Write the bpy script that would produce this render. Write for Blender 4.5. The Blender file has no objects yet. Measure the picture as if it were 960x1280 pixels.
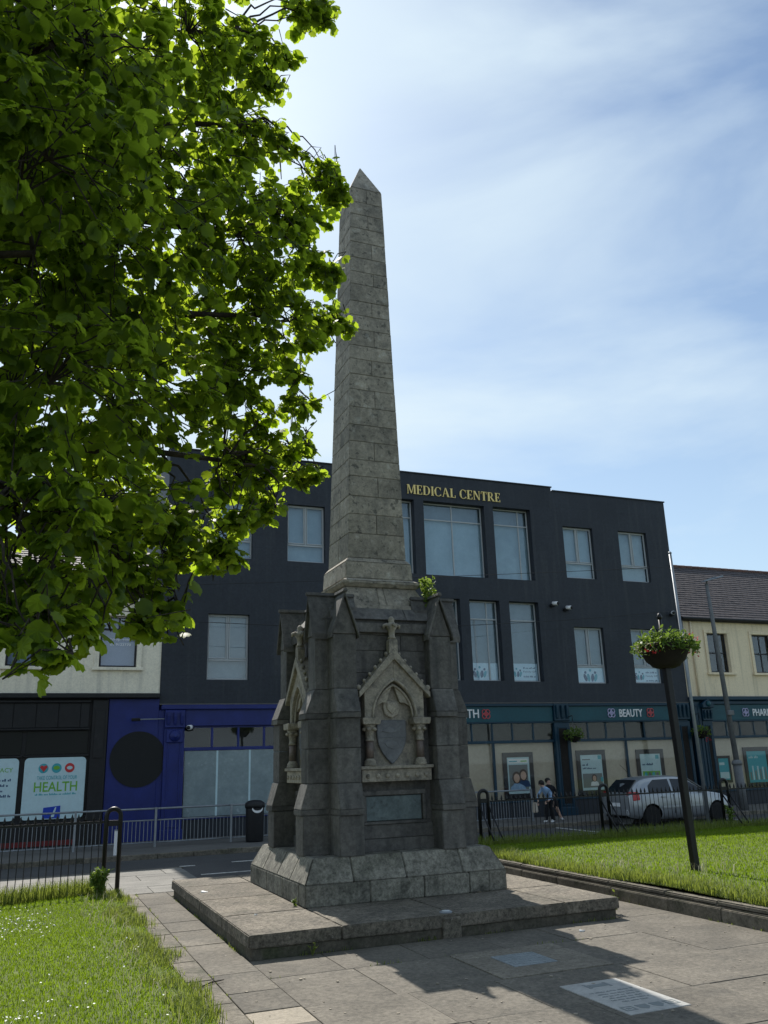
import bpy, bmesh, math, random
import numpy as np
from mathutils import Vector, Matrix
random.seed(7); rng = np.random.default_rng(7)
R = math.radians
S = bpy.context.scene
COL = S.collection

# ------------------------------------------------------------------ camera
cam_d = bpy.data.cameras.new('camera'); cam = bpy.data.objects.new('camera', cam_d); COL.objects.link(cam)
cam_d.sensor_fit = 'VERTICAL'; cam_d.sensor_height = 24.0; cam_d.lens = 1063.494 * 24 / 1280
cam_d.clip_start = 0.05; cam_d.clip_end = 3000
_y, _p, _r = 0.39330799, 0.28524641, -0.0305766
_d = Vector((math.sin(_y)*math.cos(_p), math.cos(_y)*math.cos(_p), math.sin(_p)))
_rt = Vector((math.cos(_y), -math.sin(_y), 0)); _u = _rt.cross(_d)
_r2 = math.cos(_r)*_rt + math.sin(_r)*_u; _u2 = -math.sin(_r)*_rt + math.cos(_r)*_u
CAMP = Vector((0, 0, 2.15))
cam.matrix_world = Matrix(((_r2.x, _u2.x, -_d.x, 0), (_r2.y, _u2.y, -_d.y, 0), (_r2.z, _u2.z, -_d.z, CAMP.z), (0, 0, 0, 1)))
S.camera = cam

# ------------------------------------------------------------------ sky, sun, exposure
SUN_AZ, SUN_EL = R(2.6), R(46.6)          # azimuth from +Y towards +X
W = bpy.data.worlds.new('World'); S.world = W; W.use_nodes = True
nt = W.node_tree; nt.nodes.clear()
def N(t, typ, **kw):
    n = t.nodes.new(typ)
    for k, v in kw.items(): setattr(n, k, v)
    return n
wo = N(nt, 'ShaderNodeOutputWorld'); bg = N(nt, 'ShaderNodeBackground'); bg.inputs[1].default_value = 0.09
sky = N(nt, 'ShaderNodeTexSky', sky_type='NISHITA', sun_disc=False, sun_elevation=SUN_EL, sun_rotation=SUN_AZ)
sky.air_density = 1.0; sky.dust_density = 0.8; sky.ozone_density = 1.0
tc = N(nt, 'ShaderNodeTexCoord'); mp = N(nt, 'ShaderNodeMapping'); mp.inputs['Scale'].default_value = (0.75, 0.9, 2.6)
mp.inputs['Rotation'].default_value = (0, R(28), R(20)); mp.inputs['Location'].default_value = (0.35, 0.1, 0.55)
n1 = N(nt, 'ShaderNodeTexNoise'); n1.inputs['Scale'].default_value = 2.1; n1.inputs['Detail'].default_value = 7; n1.inputs['Roughness'].default_value = .52; n1.inputs['Distortion'].default_value = .35
cr = N(nt, 'ShaderNodeValToRGB'); cr.color_ramp.elements[0].position = .40; cr.color_ramp.elements[1].position = .68
cr.color_ramp.elements[0].color = (.06, .06, .06, 1); cr.color_ramp.elements[1].color = (.84, .84, .84, 1)
mx = N(nt, 'ShaderNodeMix', data_type='RGBA'); mx.inputs['B'].default_value = (7.0, 7.2, 7.5, 1)
nt.links.new(tc.outputs['Generated'], mp.inputs[0]); nt.links.new(mp.outputs[0], n1.inputs['Vector'])
sx = N(nt, 'ShaderNodeSeparateXYZ'); nt.links.new(tc.outputs['Generated'], sx.inputs[0])
hz_ = N(nt, 'ShaderNodeMapRange'); hz_.inputs[1].default_value = .0; hz_.inputs[2].default_value = .55; hz_.inputs[3].default_value = .50; hz_.inputs[4].default_value = 0; nt.links.new(sx.outputs['Z'], hz_.inputs[0])
ah = N(nt, 'ShaderNodeMath', operation='ADD', use_clamp=True); nt.links.new(cr.outputs[0], ah.inputs[0]); nt.links.new(hz_.outputs[0], ah.inputs[1])
nt.links.new(n1.outputs['Fac'], cr.inputs[0]); nt.links.new(ah.outputs[0], mx.inputs['Factor'])
nt.links.new(sky.outputs[0], mx.inputs['A']); tn = N(nt, 'ShaderNodeMix', data_type='RGBA', blend_type='MULTIPLY'); tn.inputs['Factor'].default_value = 1; tn.inputs['B'].default_value = (.84, .97, 1.03, 1)
nt.links.new(mx.outputs['Result'], tn.inputs['A']); nt.links.new(tn.outputs['Result'], bg.inputs[0]); nt.links.new(bg.outputs[0], wo.inputs[0])

sl = bpy.data.lights.new('sun', 'SUN'); sl.energy = 4.8; sl.angle = R(0.53); sl.color = (1, .95, .87)
so = bpy.data.objects.new('sun', sl); COL.objects.link(so)
sd = Vector((math.sin(SUN_AZ)*math.cos(SUN_EL), math.cos(SUN_AZ)*math.cos(SUN_EL), math.sin(SUN_EL)))
so.rotation_euler = sd.to_track_quat('Z', 'Y').to_euler(); so.location = (0, 0, 40)
S.view_settings.view_transform = 'Standard'; S.view_settings.look = 'None'
S.view_settings.exposure = 0.52; S.view_settings.gamma = 1.0; S.view_settings.use_curve_mapping = False
S.render.engine = 'CYCLES'
S.cycles.max_bounces = 8; S.cycles.transparent_max_bounces = 16

# ------------------------------------------------------------------ materials
def srgb(r, g, b):
    f = lambda c: (c/255/12.92) if c/255 <= .04045 else ((c/255+.055)/1.055)**2.4
    return (f(r), f(g), f(b))
def pm(name, col, col2=None, scale=3.0, rough=.8, bump=.25, bscale=60.0, rnd=.08, metal=0.0, spec=.35, spots=None, fine=.15, coat=0.0, bdist=.01, streak=None):
    """stone / paint / metal: two tones through noise, fine grain, optional spots, per-object shade, bump"""
    m = bpy.data.materials.new(name); m.use_nodes = True; t = m.node_tree
    b = t.nodes['Principled BSDF']; L = t.links.new
    b.inputs['Roughness'].default_value = rough; b.inputs['Metallic'].default_value = metal
    b.inputs['Specular IOR Level'].default_value = spec; b.inputs['Coat Weight'].default_value = coat
    if col2 is None: col2 = tuple(c*.78 for c in col)
    g = N(t, 'ShaderNodeNewGeometry'); oi = N(t, 'ShaderNodeObjectInfo')
    ad = N(t, 'ShaderNodeVectorMath', operation='MULTIPLY_ADD')
    L(oi.outputs['Random'], ad.inputs[0]); ad.inputs[1].default_value = (13, 7, 5); L(g.outputs['Position'], ad.inputs[2])
    a = N(t, 'ShaderNodeTexNoise'); a.inputs['Scale'].default_value = scale; a.inputs['Detail'].default_value = 6; a.inputs['Roughness'].default_value = .62
    L(ad.outputs[0], a.inputs['Vector'])
    rp = N(t, 'ShaderNodeMapRange'); rp.inputs[1].default_value = .34; rp.inputs[2].default_value = .66; L(a.outputs['Fac'], rp.inputs[0])
    mix = N(t, 'ShaderNodeMix', data_type='RGBA'); mix.inputs['A'].default_value = (*col2, 1); mix.inputs['B'].default_value = (*col, 1); L(rp.outputs[0], mix.inputs['Factor'])
    out = mix.outputs['Result']
    if spots:
        for (sc, s_scale, lo, hi, amt) in spots:
            s = N(t, 'ShaderNodeTexNoise'); s.inputs['Scale'].default_value = s_scale; s.inputs['Detail'].default_value = 5; s.inputs['Roughness'].default_value = .6
            L(ad.outputs[0], s.inputs['Vector'])
            sr = N(t, 'ShaderNodeMapRange'); sr.inputs[1].default_value = lo; sr.inputs[2].default_value = hi; sr.inputs[4].default_value = amt; L(s.outputs['Fac'], sr.inputs[0])
            m2 = N(t, 'ShaderNodeMix', data_type='RGBA'); m2.inputs['B'].default_value = (*sc, 1); L(out, m2.inputs['A']); L(sr.outputs[0], m2.inputs['Factor']); out = m2.outputs['Result']
    if streak:                                   # rain streaks: noise drawn out vertically
        sc, amt = streak; sm_ = N(t, 'ShaderNodeMapping'); sm_.inputs['Scale'].default_value = (5.5, 5.5, .35); L(ad.outputs[0], sm_.inputs[0])
        sn = N(t, 'ShaderNodeTexNoise'); sn.inputs['Scale'].default_value = 1; sn.inputs['Detail'].default_value = 5; L(sm_.outputs[0], sn.inputs['Vector'])
        sr = N(t, 'ShaderNodeMapRange'); sr.inputs[1].default_value = .52; sr.inputs[2].default_value = .72; sr.inputs[4].default_value = amt; L(sn.outputs['Fac'], sr.inputs[0])
        m2 = N(t, 'ShaderNodeMix', data_type='RGBA'); m2.inputs['B'].default_value = (*sc, 1); L(out, m2.inputs['A']); L(sr.outputs[0], m2.inputs['Factor']); out = m2.outputs['Result']
    fn = N(t, 'ShaderNodeTexNoise'); fn.inputs['Scale'].default_value = bscale*.32; fn.inputs['Detail'].default_value = 7; fn.inputs['Roughness'].default_value = .82; L(ad.outputs[0], fn.inputs['Vector'])
    v1 = N(t, 'ShaderNodeMapRange'); v1.inputs[1].default_value = .36; v1.inputs[2].default_value = .64; v1.inputs[3].default_value = 1-fine*1.35; v1.inputs[4].default_value = 1+fine*1.35; L(fn.outputs['Fac'], v1.inputs[0])
    v2 = N(t, 'ShaderNodeMath', operation='MULTIPLY_ADD'); L(oi.outputs['Random'], v2.inputs[0]); v2.inputs[1].default_value = rnd*2; v2.inputs[2].default_value = 1-rnd
    v3 = N(t, 'ShaderNodeMath', operation='MULTIPLY'); L(v1.outputs[0], v3.inputs[0]); L(v2.outputs[0], v3.inputs[1])
    hs = N(t, 'ShaderNodeHueSaturation'); L(v3.outputs[0], hs.inputs['Value']); L(out, hs.inputs['Color']); L(hs.outputs[0], b.inputs['Base Color'])
    if bump > 0:
        bp = N(t, 'ShaderNodeBump'); bp.inputs['Strength'].default_value = bump; bp.inputs['Distance'].default_value = bdist
        sm = N(t, 'ShaderNodeMath', operation='ADD'); L(fn.outputs['Fac'], sm.inputs[0]); L(a.outputs['Fac'], sm.inputs[1])
        L(sm.outputs[0], bp.inputs['Height']); L(bp.outputs[0], b.inputs['Normal'])
    return m
def flat(name, col, rough=.6, metal=0, spec=.4):
    return pm(name, col, tuple(c*.93 for c in col), scale=5, rough=rough, bump=.05, fine=.04, rnd=0, metal=metal, spec=spec)
def leafmat(name, c1, c2, tr, mixf=.45, rough=.5, patch=None):
    m = bpy.data.materials.new(name); m.use_nodes = True; t = m.node_tree; t.nodes.clear(); L = t.links.new
    o = N(t, 'ShaderNodeOutputMaterial'); b = N(t, 'ShaderNodeBsdfPrincipled'); b.inputs['Roughness'].default_value = rough; b.inputs['Specular IOR Level'].default_value = .22
    tl = N(t, 'ShaderNodeBsdfTranslucent'); mi = N(t, 'ShaderNodeMixShader'); mi.inputs[0].default_value = mixf
    g = N(t, 'ShaderNodeNewGeometry'); mix = N(t, 'ShaderNodeMix', data_type='RGBA'); mix.inputs['A'].default_value = (*c1, 1); mix.inputs['B'].default_value = (*c2, 1)
    L(g.outputs['Random Per Island'], mix.inputs['Factor']); col_ = mix.outputs['Result']
    if patch:
        pn = N(t, 'ShaderNodeTexNoise'); pn.inputs['Scale'].default_value = 1.6; pn.inputs['Detail'].default_value = 5; L(g.outputs['Position'], pn.inputs['Vector'])
        pr = N(t, 'ShaderNodeMapRange'); pr.inputs[1].default_value = .48; pr.inputs[2].default_value = .68; pr.inputs[4].default_value = .6; L(pn.outputs['Fac'], pr.inputs[0])
        pmx = N(t, 'ShaderNodeMix', data_type='RGBA'); pmx.inputs['B'].default_value = (*patch, 1); L(col_, pmx.inputs['A']); L(pr.outputs[0], pmx.inputs['Factor']); col_ = pmx.outputs['Result']
    L(col_, b.inputs['Base Color'])
    hs = N(t, 'ShaderNodeHueSaturation'); hs.inputs['Color'].default_value = (*tr, 1)
    vr = N(t, 'ShaderNodeMapRange'); vr.inputs[3].default_value = .75; vr.inputs[4].default_value = 1.2; L(g.outputs['Random Per Island'], vr.inputs[0]); L(vr.outputs[0], hs.inputs['Value']); L(hs.outputs[0], tl.inputs[0])
    L(b.outputs[0], mi.inputs[1]); L(tl.outputs[0], mi.inputs[2]); L(mi.outputs[0], o.inputs[0])
    return m
def glassmat(name, tint=(.75, .82, .85), refl=.10):
    m = bpy.data.materials.new(name); m.use_nodes = True; t = m.node_tree; t.nodes.clear(); L = t.links.new
    o = N(t, 'ShaderNodeOutputMaterial'); tr = N(t, 'ShaderNodeBsdfTransparent'); tr.inputs[0].default_value = (*tint, 1)
    gl = N(t, 'ShaderNodeBsdfGlossy'); gl.inputs['Roughness'].default_value = .02; gl.inputs[0].default_value = (.95, .97, 1, 1)
    lw = N(t, 'ShaderNodeLayerWeight'); lw.inputs[0].default_value = .5
    fr = N(t, 'ShaderNodeMath', operation='POWER'); fr.inputs[1].default_value = 4.5; L(lw.outputs['Facing'], fr.inputs[0])
    ma = N(t, 'ShaderNodeMath', operation='MULTIPLY_ADD', use_clamp=True); ma.inputs[1].default_value = .8; ma.inputs[2].default_value = refl; L(fr.outputs[0], ma.inputs[0])
    mi = N(t, 'ShaderNodeMixShader'); L(ma.outputs[0], mi.inputs[0]); L(tr.outputs[0], mi.inputs[1]); L(gl.outputs[0], mi.inputs[2]); L(mi.outputs[0], o.inputs[0])
    return m

M = {}
M['shaft'] = pm('shaft_limestone', (.345, .308, .245), (.215, .195, .158), 1.5, .9, .7, 45, .12, fine=.24, streak=((.12, .115, .10), .4),
    spots=[((.10, .096, .085), 2.6, .55, .68, .55), ((.05, .05, .045), 9, .59, .65, .7), ((.055, .055, .05), 24, .61, .67, .5), ((.42, .41, .36), 6, .58, .70, .55)])
M['dark'] = pm('dark_limestone', (.138, .131, .120), (.075, .072, .068), 1.1, .8, .6, 38, .16, fine=.24, streak=((.045, .046, .046), .75),
    spots=[((.19, .187, .175), 1.7, .56, .76, .7), ((.040, .042, .040), 4, .58, .70, .6), ((.19, .19, .18), 16, .68, .73, .5)])
M['plinth'] = pm('plinth_granite', (.235, .222, .185), (.13, .124, .104), 1.8, .9, .7, 50, .12, fine=.42, streak=((.07, .068, .058), .65),
    spots=[((.095, .098, .066), 1.5, .54, .74, .5), ((.05, .048, .042), 3, .55, .68, .7), ((.30, .285, .24), 5, .58, .72, .5)])
M['sand'] = pm('aedicule_stone', (.34, .305, .245), (.21, .19, .158), 2.4, .88, .5, 60, .08, fine=.22, spots=[((.075, .073, .068), 4, .54, .68, .7)])
M['redgran'] = pm('red_granite', (.17, .125, .108), (.10, .088, .08), 9, .45, .1, 90, .03)
M['shield'] = pm('slate_shield', (.16, .165, .175), (.105, .11, .118), 4, .55, .35, 40, .03)
M['bronze'] = pm('metal_plaque', (.13, .165, .17), (.08, .105, .11), 5, .5, .25, 60, .02, metal=.35, spots=[((.05, .06, .06), 9, .58, .68, .6)])
M['platform'] = pm('platform_concrete', (.180, .156, .123), (.102, .090, .072), 1.5, .93, .8, 55, .07, fine=.5, bdist=.012,
    spots=[((.075, .070, .052), 2.0, .53, .68, .65), ((.33, .30, .25), 14, .66, .71, .6)])
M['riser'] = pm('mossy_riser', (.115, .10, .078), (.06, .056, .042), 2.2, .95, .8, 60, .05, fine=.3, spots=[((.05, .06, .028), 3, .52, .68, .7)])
M['paver'] = pm('paver_concrete', (.145, .129, .105), (.092, .082, .067), 1.2, .92, .6, 60, .12, fine=.26, bdist=.006,
    spots=[((.075, .070, .060), 1.7, .54, .70, .6), ((.06, .055, .046), 10, .62, .68, .5), ((.26, .245, .21), 16, .69, .72, .6)])
M['paverpale'] = pm('pale_paver', (.30, .26, .205), (.24, .21, .165), 3, .9, .4, 90, .04, fine=.2)
M['joint'] = pm('joint_soil', (.075, .07, .055), (.045, .05, .03), 5, .95, .6, 60, 0, fine=.3)
M['kerb'] = pm('kerb_concrete', (.185, .163, .13), (.10, .09, .072), 2.0, .94, .8, 55, .08, fine=.32, spots=[((.055, .058, .036), 3, .53, .68, .7)])
M['asphalt'] = pm('asphalt', (.078, .076, .074), (.055, .054, .053), .7, .9, .6, 120, 0, fine=.3)
M['pavement'] = pm('pavement_concrete', (.21, .20, .18), (.15, .144, .13), 1.0, .9, .4, 80, .08, fine=.18)
M['farpave'] = pm('far_pavement', (.15, .142, .13), (.11, .105, .095), .8, .9, .3, 60, .06, fine=.15)
M['line'] = pm('road_paint', (.62, .61, .57), (.40, .39, .36), 6, .8, .3, 50, 0, fine=.25)
M['soil'] = pm('lawn_soil', (.095, .125, .025), (.065, .085, .020), 2.5, .95, .5, 50, 0, fine=.3)
M['navy'] = pm('dark_render', (.029, .0345, .045), (.022, .027, .036), .6, .62, .3, 35, .02, fine=.14, streak=((.046, .050, .056), .6), spots=[((.034, .04, .052), .9, .55, .72, .5)], bdist=.004)
M['navytrim'] = flat('dark_trim', (.018, .022, .03), .5)
M['cream'] = pm('cream_render', (.86, .79, .64), (.78, .71, .57), .8, .85, .35, 60, .02, fine=.10, streak=((.46, .43, .37), .5), spots=[((.50, .47, .40), 1.6, .60, .78, .5)])
M['cream2'] = pm('warm_cream_render', (.85, .71, .50), (.77, .64, .45), .8, .85, .35, 60, .02, fine=.10, streak=((.45, .38, .27), .5), spots=[((.45, .38, .27), 1.8, .62, .8, .5)])
M['black'] = pm('black_shopfront', (.012, .012, .014), (.008, .008, .010), 4, .5, .2, 50, .1, fine=.2, spots=[((.04, .04, .042), 6, .62, .75, .5)])
M['blue'] = pm('royal_blue_paint', (.012, .024, .165), (.009, .018, .125), 2, .45, .1, 40, .03, fine=.08)
M['blackdisc'] = flat('black_disc', (.008, .009, .010), .7)
M['teal'] = pm('teal_paint', (.006, .075, .098), (.005, .058, .078), 1.5, .42, .08, 40, .04, fine=.06)
M['tealdark'] = pm('dark_teal_paint', (.005, .035, .062), (.004, .028, .05), 2, .42, .08, 40, .03, fine=.06)
M['board'] = pm('shop_board', (.52, .46, .37), (.46, .40, .32), .9, .8, .1, 30, .03, fine=.06)
M['frosted'] = pm('whitewashed_glass', (.24, .30, .31), (.17, .22, .235), 1.6, .35, .1, 30, .03, fine=.08, spots=[((.34, .40, .41), 5, .60, .72, .6)])
M['blind'] = pm('window_blind', (.47, .53, .55), (.36, .42, .44), 1.1, .8, .02, 20, .2, fine=.03)
M['curtain'] = pm('sky_grey_curtain', (.30, .33, .34), (.24, .265, .275), 1.2, .9, .05, 20, .05, fine=.05)  # curtain with the sky's reflection in the panes put into its grey
M['room'] = pm('dark_room', (.05, .055, .06), (.03, .033, .036), 1, .9, 0, 20, .02)
M['frame'] = flat('grey_window_frame', (.40, .42, .43), .45)
M['frameblk'] = flat('black_window_frame', (.012, .012, .016), .4)
M['lilac'] = flat('lilac_blind', (.33, .32, .42), .6)
M['glass'] = glassmat('window_glass', (.86, .92, .95), .055)
M['glassdk'] = glassmat('shop_glass', (.94, .94, .92), .025)
M['gold'] = flat('gold_letters', (.92, .72, .28), .5, 0)
M['white'] = flat('white_paint', (.80, .80, .80), .5)
M['paper'] = flat('poster_paper', (.50, .66, .70), .5)
M['pgreen'] = flat('print_green', (.16, .42, .04), .6)
M['pteal'] = flat('print_teal', (.05, .36, .42), .6)
M['pblue'] = flat('print_blue', (.01, .05, .42), .6)
M['pred'] = flat('print_red', (.55, .04, .04), .6)
M['pnavy'] = flat('print_navy', (.015, .05, .14), .6)
M['pgrey'] = flat('print_grey', (.18, .20, .20), .6)
M['skin1'] = flat('print_skin', (.55, .36, .27), .6)
M['hairp'] = flat('print_hair', (.06, .035, .025), .6)
M['pinkem'] = flat('emblem_red', (.50, .09, .10), .5)
M['lilacem'] = flat('emblem_lilac', (.45, .42, .62), .5)
M['iron'] = pm('black_iron', (.009, .009, .010), (.006, .006, .007), 8, .42, .15, 60, .05, fine=.15)
M['galv'] = pm('galvanised_steel', (.30, .32, .34), (.22, .24, .26), 3, .5, .05, 50, .05, metal=.5, fine=.08)
M['post'] = pm('grey_post', (.17, .175, .18), (.12, .125, .13), 2, .6, .1, 50, .03, fine=.12)
M['slate'] = pm('roof_slate', (.075, .062, .062), (.05, .043, .045), 2.2, .75, .4, 40, .22, fine=.25)
M['ridge'] = pm('ridge_tile', (.17, .09, .07), (.10, .06, .05), 3, .85, .3, 40, .12)
M['carpaint'] = pm('silver_paint', (.34, .36, .38), (.32, .34, .36), 2, .3, 0, 60, 0, metal=.5, fine=.02, coat=.6)
M['carglass'] = flat('car_glass', (.012, .014, .016), .06, 0, .7)
M['darkpane'] = flat('dark_pane', (.012, .013, .013), .35, 0, .25)
M['rubber'] = pm('tyre_rubber', (.014, .014, .014), (.010, .010, .010), 9, .85, .2, 60, 0)
M['rim'] = pm('wheel_trim', (.10, .10, .105), (.07, .07, .075), 6, .4, 0, 60, 0, metal=.6)
M['rimbright'] = pm('bright_wheel_trim', (.42, .43, .44), (.36, .37, .38), 6, .35, 0, 60, 0, metal=.6)
M['taillight'] = flat('tail_light', (.42, .008, .012), .15, 0, .6)
M['lens'] = flat('clear_lens', (.55, .57, .58), .1, 0, .6)
M['plastic'] = pm('black_plastic', (.016, .016, .018), (.011, .011, .012), 4, .55, .1, 40, .03)
M['bark'] = pm('bark', (.055, .045, .032), (.025, .02, .015), 6, .92, .9, 25, .05, fine=.35, bdist=.03)
M['leaf'] = leafmat('tree_leaf', (.027, .056, .008), (.072, .112, .016), (.40, .54, .03), .54)
M['weed'] = leafmat('weed_leaf', (.06, .12, .02), (.12, .18, .035), (.26, .36, .05), .4)
M['bedding'] = leafmat('bedding_leaf', (.035, .075, .014), (.085, .14, .028), (.20, .30, .04), .36)
M['grass'] = leafmat('grass_blade', (.066, .128, .006), (.135, .195, .014), (.27, .40, .016), .42, .8, patch=(.17, .19, .030))
M['grassdk'] = leafmat('rough_grass', (.075, .120, .014), (.19, .22, .06), (.28, .34, .05), .4, .6)
M['straw'] = leafmat('dry_grass', (.42, .40, .24), (.55, .53, .36), (.35, .32, .18), .3, .7)
M['petal'] = flat('daisy_petal', (.80, .79, .74), .7)
M['redpetal'] = leafmat('red_petal', (.50, .02, .03), (.62, .05, .06), (.5, .03, .03), .3)
M['basket'] = pm('basket_fibre', (.018, .014, .011), (.010, .008, .007), 8, .9, .6, 40, .05)
M['plaque'] = pm('ground_plaque', (.40, .395, .375), (.31, .305, .29), 4, .6, .2, 60, 0, fine=.12, spots=[((.30, .29, .27), 5, .58, .7, .5)])
M['cover'] = pm('checker_plate', (.27, .30, .315), (.19, .215, .225), 5, .5, .3, 60, .02, metal=.3)
M['coverconc'] = pm('cover_concrete', (.205, .182, .145), (.15, .132, .106), 2, .93, .6, 60, .02, fine=.3)
M['cloth_blue'] = pm('pale_blue_cloth', (.30, .44, .62), (.22, .34, .52), 9, .85, .3, 30, 0)
M['cloth_blk'] = pm('black_cloth', (.012, .012, .015), (.008, .008, .010), 9, .85, .3, 30, 0)
M['skin'] = flat('skin', (.52, .33, .25), .55)
M['hair'] = pm('dark_hair', (.014, .010, .008), (.008, .006, .005), 20, .55, .4, 50, 0)
M['bag'] = flat('beige_bag', (.42, .36, .29), .7)
M['cable'] = flat('black_cable', (.02, .02, .022), .6)
M['redband'] = flat('red_band', (.14, .012, .012), .7)

# faint panel joints in the dark render are relief
def add_panel_relief(m, sx, sz):
    t = m.node_tree; L = t.links.new; b = t.nodes['Principled BSDF']
    g = N(t, 'ShaderNodeNewGeometry'); mp_ = N(t, 'ShaderNodeMapping'); mp_.inputs['Rotation'].default_value = (R(90), 0, 0)
    br = N(t, 'ShaderNodeTexBrick'); br.inputs['Scale'].default_value = 1; br.inputs['Mortar Size'].default_value = .006; br.inputs['Brick Width'].default_value = sx; br.inputs['Row Height'].default_value = sz
    br.inputs['Color1'].default_value = (1, 1, 1, 1); br.inputs['Color2'].default_value = (.9, .9, .9, 1); br.inputs['Mortar'].default_value = (0, 0, 0, 1)
    L(g.outputs['Position'], mp_.inputs[0]); L(mp_.outputs[0], br.inputs['Vector'])
    bp = N(t, 'ShaderNodeBump'); bp.inputs['Strength'].default_value = .5; bp.inputs['Distance'].default_value = .006
    L(br.outputs['Color'], bp.inputs['Height'])
    old = b.inputs['Normal'].links[0].from_socket; L(old, bp.inputs['Normal']); L(bp.outputs[0], b.inputs['Normal'])
add_panel_relief(M['navy'], 2.4, .62)

# ------------------------------------------------------------------ helpers
WL = {}                                         # world location of every parent
def wloc(o): return WL.get(o.name, Vector((0, 0, 0))) if o is not None else Vector((0, 0, 0))
def tag(o, label=None, cat=None, group=None, kind=None):
    if label: o['label'] = label
    if cat: o['category'] = cat
    if group: o['group'] = group
    if kind: o['kind'] = kind
    return o
def thing(name, label, cat, loc, group=None, rotz=0):
    o = bpy.data.objects.new(name, None); COL.objects.link(o); o.location = loc; o.rotation_euler = (0, 0, rotz)
    o.empty_display_size = .1; WL[o.name] = Vector(loc)
    return tag(o, label, cat, group)
def link_mesh(name, me, mat, parent=None, loc=None):
    """me in world coordinates -> object with its origin at its base centre"""
    n = len(me.vertices); co = np.empty(n*3, np.float32); me.vertices.foreach_get('co', co); co = co.reshape(-1, 3)
    if n:
        mn, mxx = co.min(0), co.max(0); org = Vector(((mn[0]+mxx[0])/2, (mn[1]+mxx[1])/2, mn[2]))
        me.vertices.foreach_set('co', (co-np.array(org, np.float32)).ravel().astype(np.float32)); me.update()
    else: org = Vector((0, 0, 0))
    o = bpy.data.objects.new(name, me); COL.objects.link(o); WL[o.name] = org
    if parent is not None: o.parent = parent; o.location = org - wloc(parent)
    else: o.location = org
    if mat is not None and not me.materials: me.materials.append(mat)
    return o
def local_mesh(name, me, mat, parent, loc=(0, 0, 0)):
    o = bpy.data.objects.new(name, me); COL.objects.link(o); o.parent = parent; o.location = loc
    WL[o.name] = wloc(parent)+Vector(loc)
    if mat is not None and not me.materials: me.materials.append(mat)
    return o
class MB:
    def __init__(s): s.v = []; s.f = []
    def add(s, vs, fs):
        k = len(s.v); s.v += [tuple(v) for v in vs]; s.f += [tuple(i+k for i in f) for f in fs]; return s
    def hexa(s, p): return s.add(p, [(0, 3, 2, 1), (4, 5, 6, 7), (0, 1, 5, 4), (1, 2, 6, 5), (2, 3, 7, 6), (3, 0, 4, 7)])
    def box(s, x0, x1, y0, y1, z0, z1):
        return s.hexa([(x0, y0, z0), (x1, y0, z0), (x1, y1, z0), (x0, y1, z0), (x0, y0, z1), (x1, y0, z1), (x1, y1, z1), (x0, y1, z1)])
    def quad(s, a, b, c, d): return s.add([a, b, c, d], [(0, 1, 2, 3)])
    def prism(s, poly, axis, a0, a1):
        """poly: 2D loop; extruded along axis ('y': poly=(x,z); 'x': poly=(y,z); 'z': poly=(x,y))"""
        n = len(poly)
        def P(p, a): return {'y': (p[0], a, p[1]), 'x': (a, p[0], p[1]), 'z': (p[0], p[1], a)}[axis]
        return s.add([P(p, a0) for p in poly]+[P(p, a1) for p in poly], [tuple(range(n)), tuple(range(2*n-1, n-1, -1))]+[(i, i+n, (i+1) % n+n, (i+1) % n) for i in range(n)])
    def tube(s, pts, rad, k=8, cap=True):
        pts = [Vector(p) for p in pts]; n = len(pts); rads = rad if isinstance(rad, (list, tuple)) else [rad]*n
        base = len(s.v); prev = None
        for i, p in enumerate(pts):
            d = (pts[min(i+1, n-1)]-pts[max(i-1, 0)]).normalized()
            if prev is None: a = d.orthogonal().normalized()
            else:
                a = prev-d*prev.dot(d); a = a.normalized() if a.length > 1e-6 else d.orthogonal().normalized()
            prev = a; b = d.cross(a)
            for j in range(k):
                t = 2*math.pi*j/k; s.v.append(tuple(p+(a*math.cos(t)+b*math.sin(t))*rads[i]))
        for i in range(n-1):
            for j in range(k):
                s.f.append((base+i*k+j, base+i*k+(j+1) % k, base+(i+1)*k+(j+1) % k, base+(i+1)*k+j))
        if cap: s.f.append(tuple(base+j for j in range(k-1, -1, -1))); s.f.append(tuple(base+(n-1)*k+j for j in range(k)))
        return s
    def lathe(s, prof, c, k=16, axis='z'):
        base = len(s.v); n = len(prof)
        for r, h in prof:
            for j in range(k):
                t = 2*math.pi*j/k; a, b = r*math.cos(t), r*math.sin(t)
                q = {'z': (a, b, h), 'y': (a, h, b), 'x': (h, a, b)}[axis]
                s.v.append((c[0]+q[0], c[1]+q[1], c[2]+q[2]))
        for i in range(n-1):
            for j in range(k): s.f.append((base+i*k+j, base+i*k+(j+1) % k, base+(i+1)*k+(j+1) % k, base+(i+1)*k+j))
        s.f.append(tuple(base+j for j in range(k-1, -1, -1))); s.f.append(tuple(base+(n-1)*k+j for j in range(k)))
        return s
    def mesh(s, name, smooth=False, bevel=0, seg=1, fix=True):
        me = bpy.data.meshes.new(name); me.from_pydata(s.v, [], s.f)
        if bevel or fix:
            bm = bmesh.new(); bm.from_mesh(me)
            bmesh.ops.recalc_face_normals(bm, faces=bm.faces)
            if bevel: bmesh.ops.bevel(bm, geom=[e for e in bm.edges if len(e.link_faces) == 2 and e.calc_face_angle(0) > .35], offset=bevel, segments=seg, affect='EDGES', clamp_overlap=True)
            bm.to_mesh(me); bm.free()
        if smooth:
            me.polygons.foreach_set('use_smooth', [True]*len(me.polygons))
        me.update(); return me
    def build(s, name, mat, parent=None, smooth=False, bevel=0, seg=1, fix=True):
        return link_mesh(name, s.mesh(name, smooth, bevel, seg, fix), mat, parent)
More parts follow.
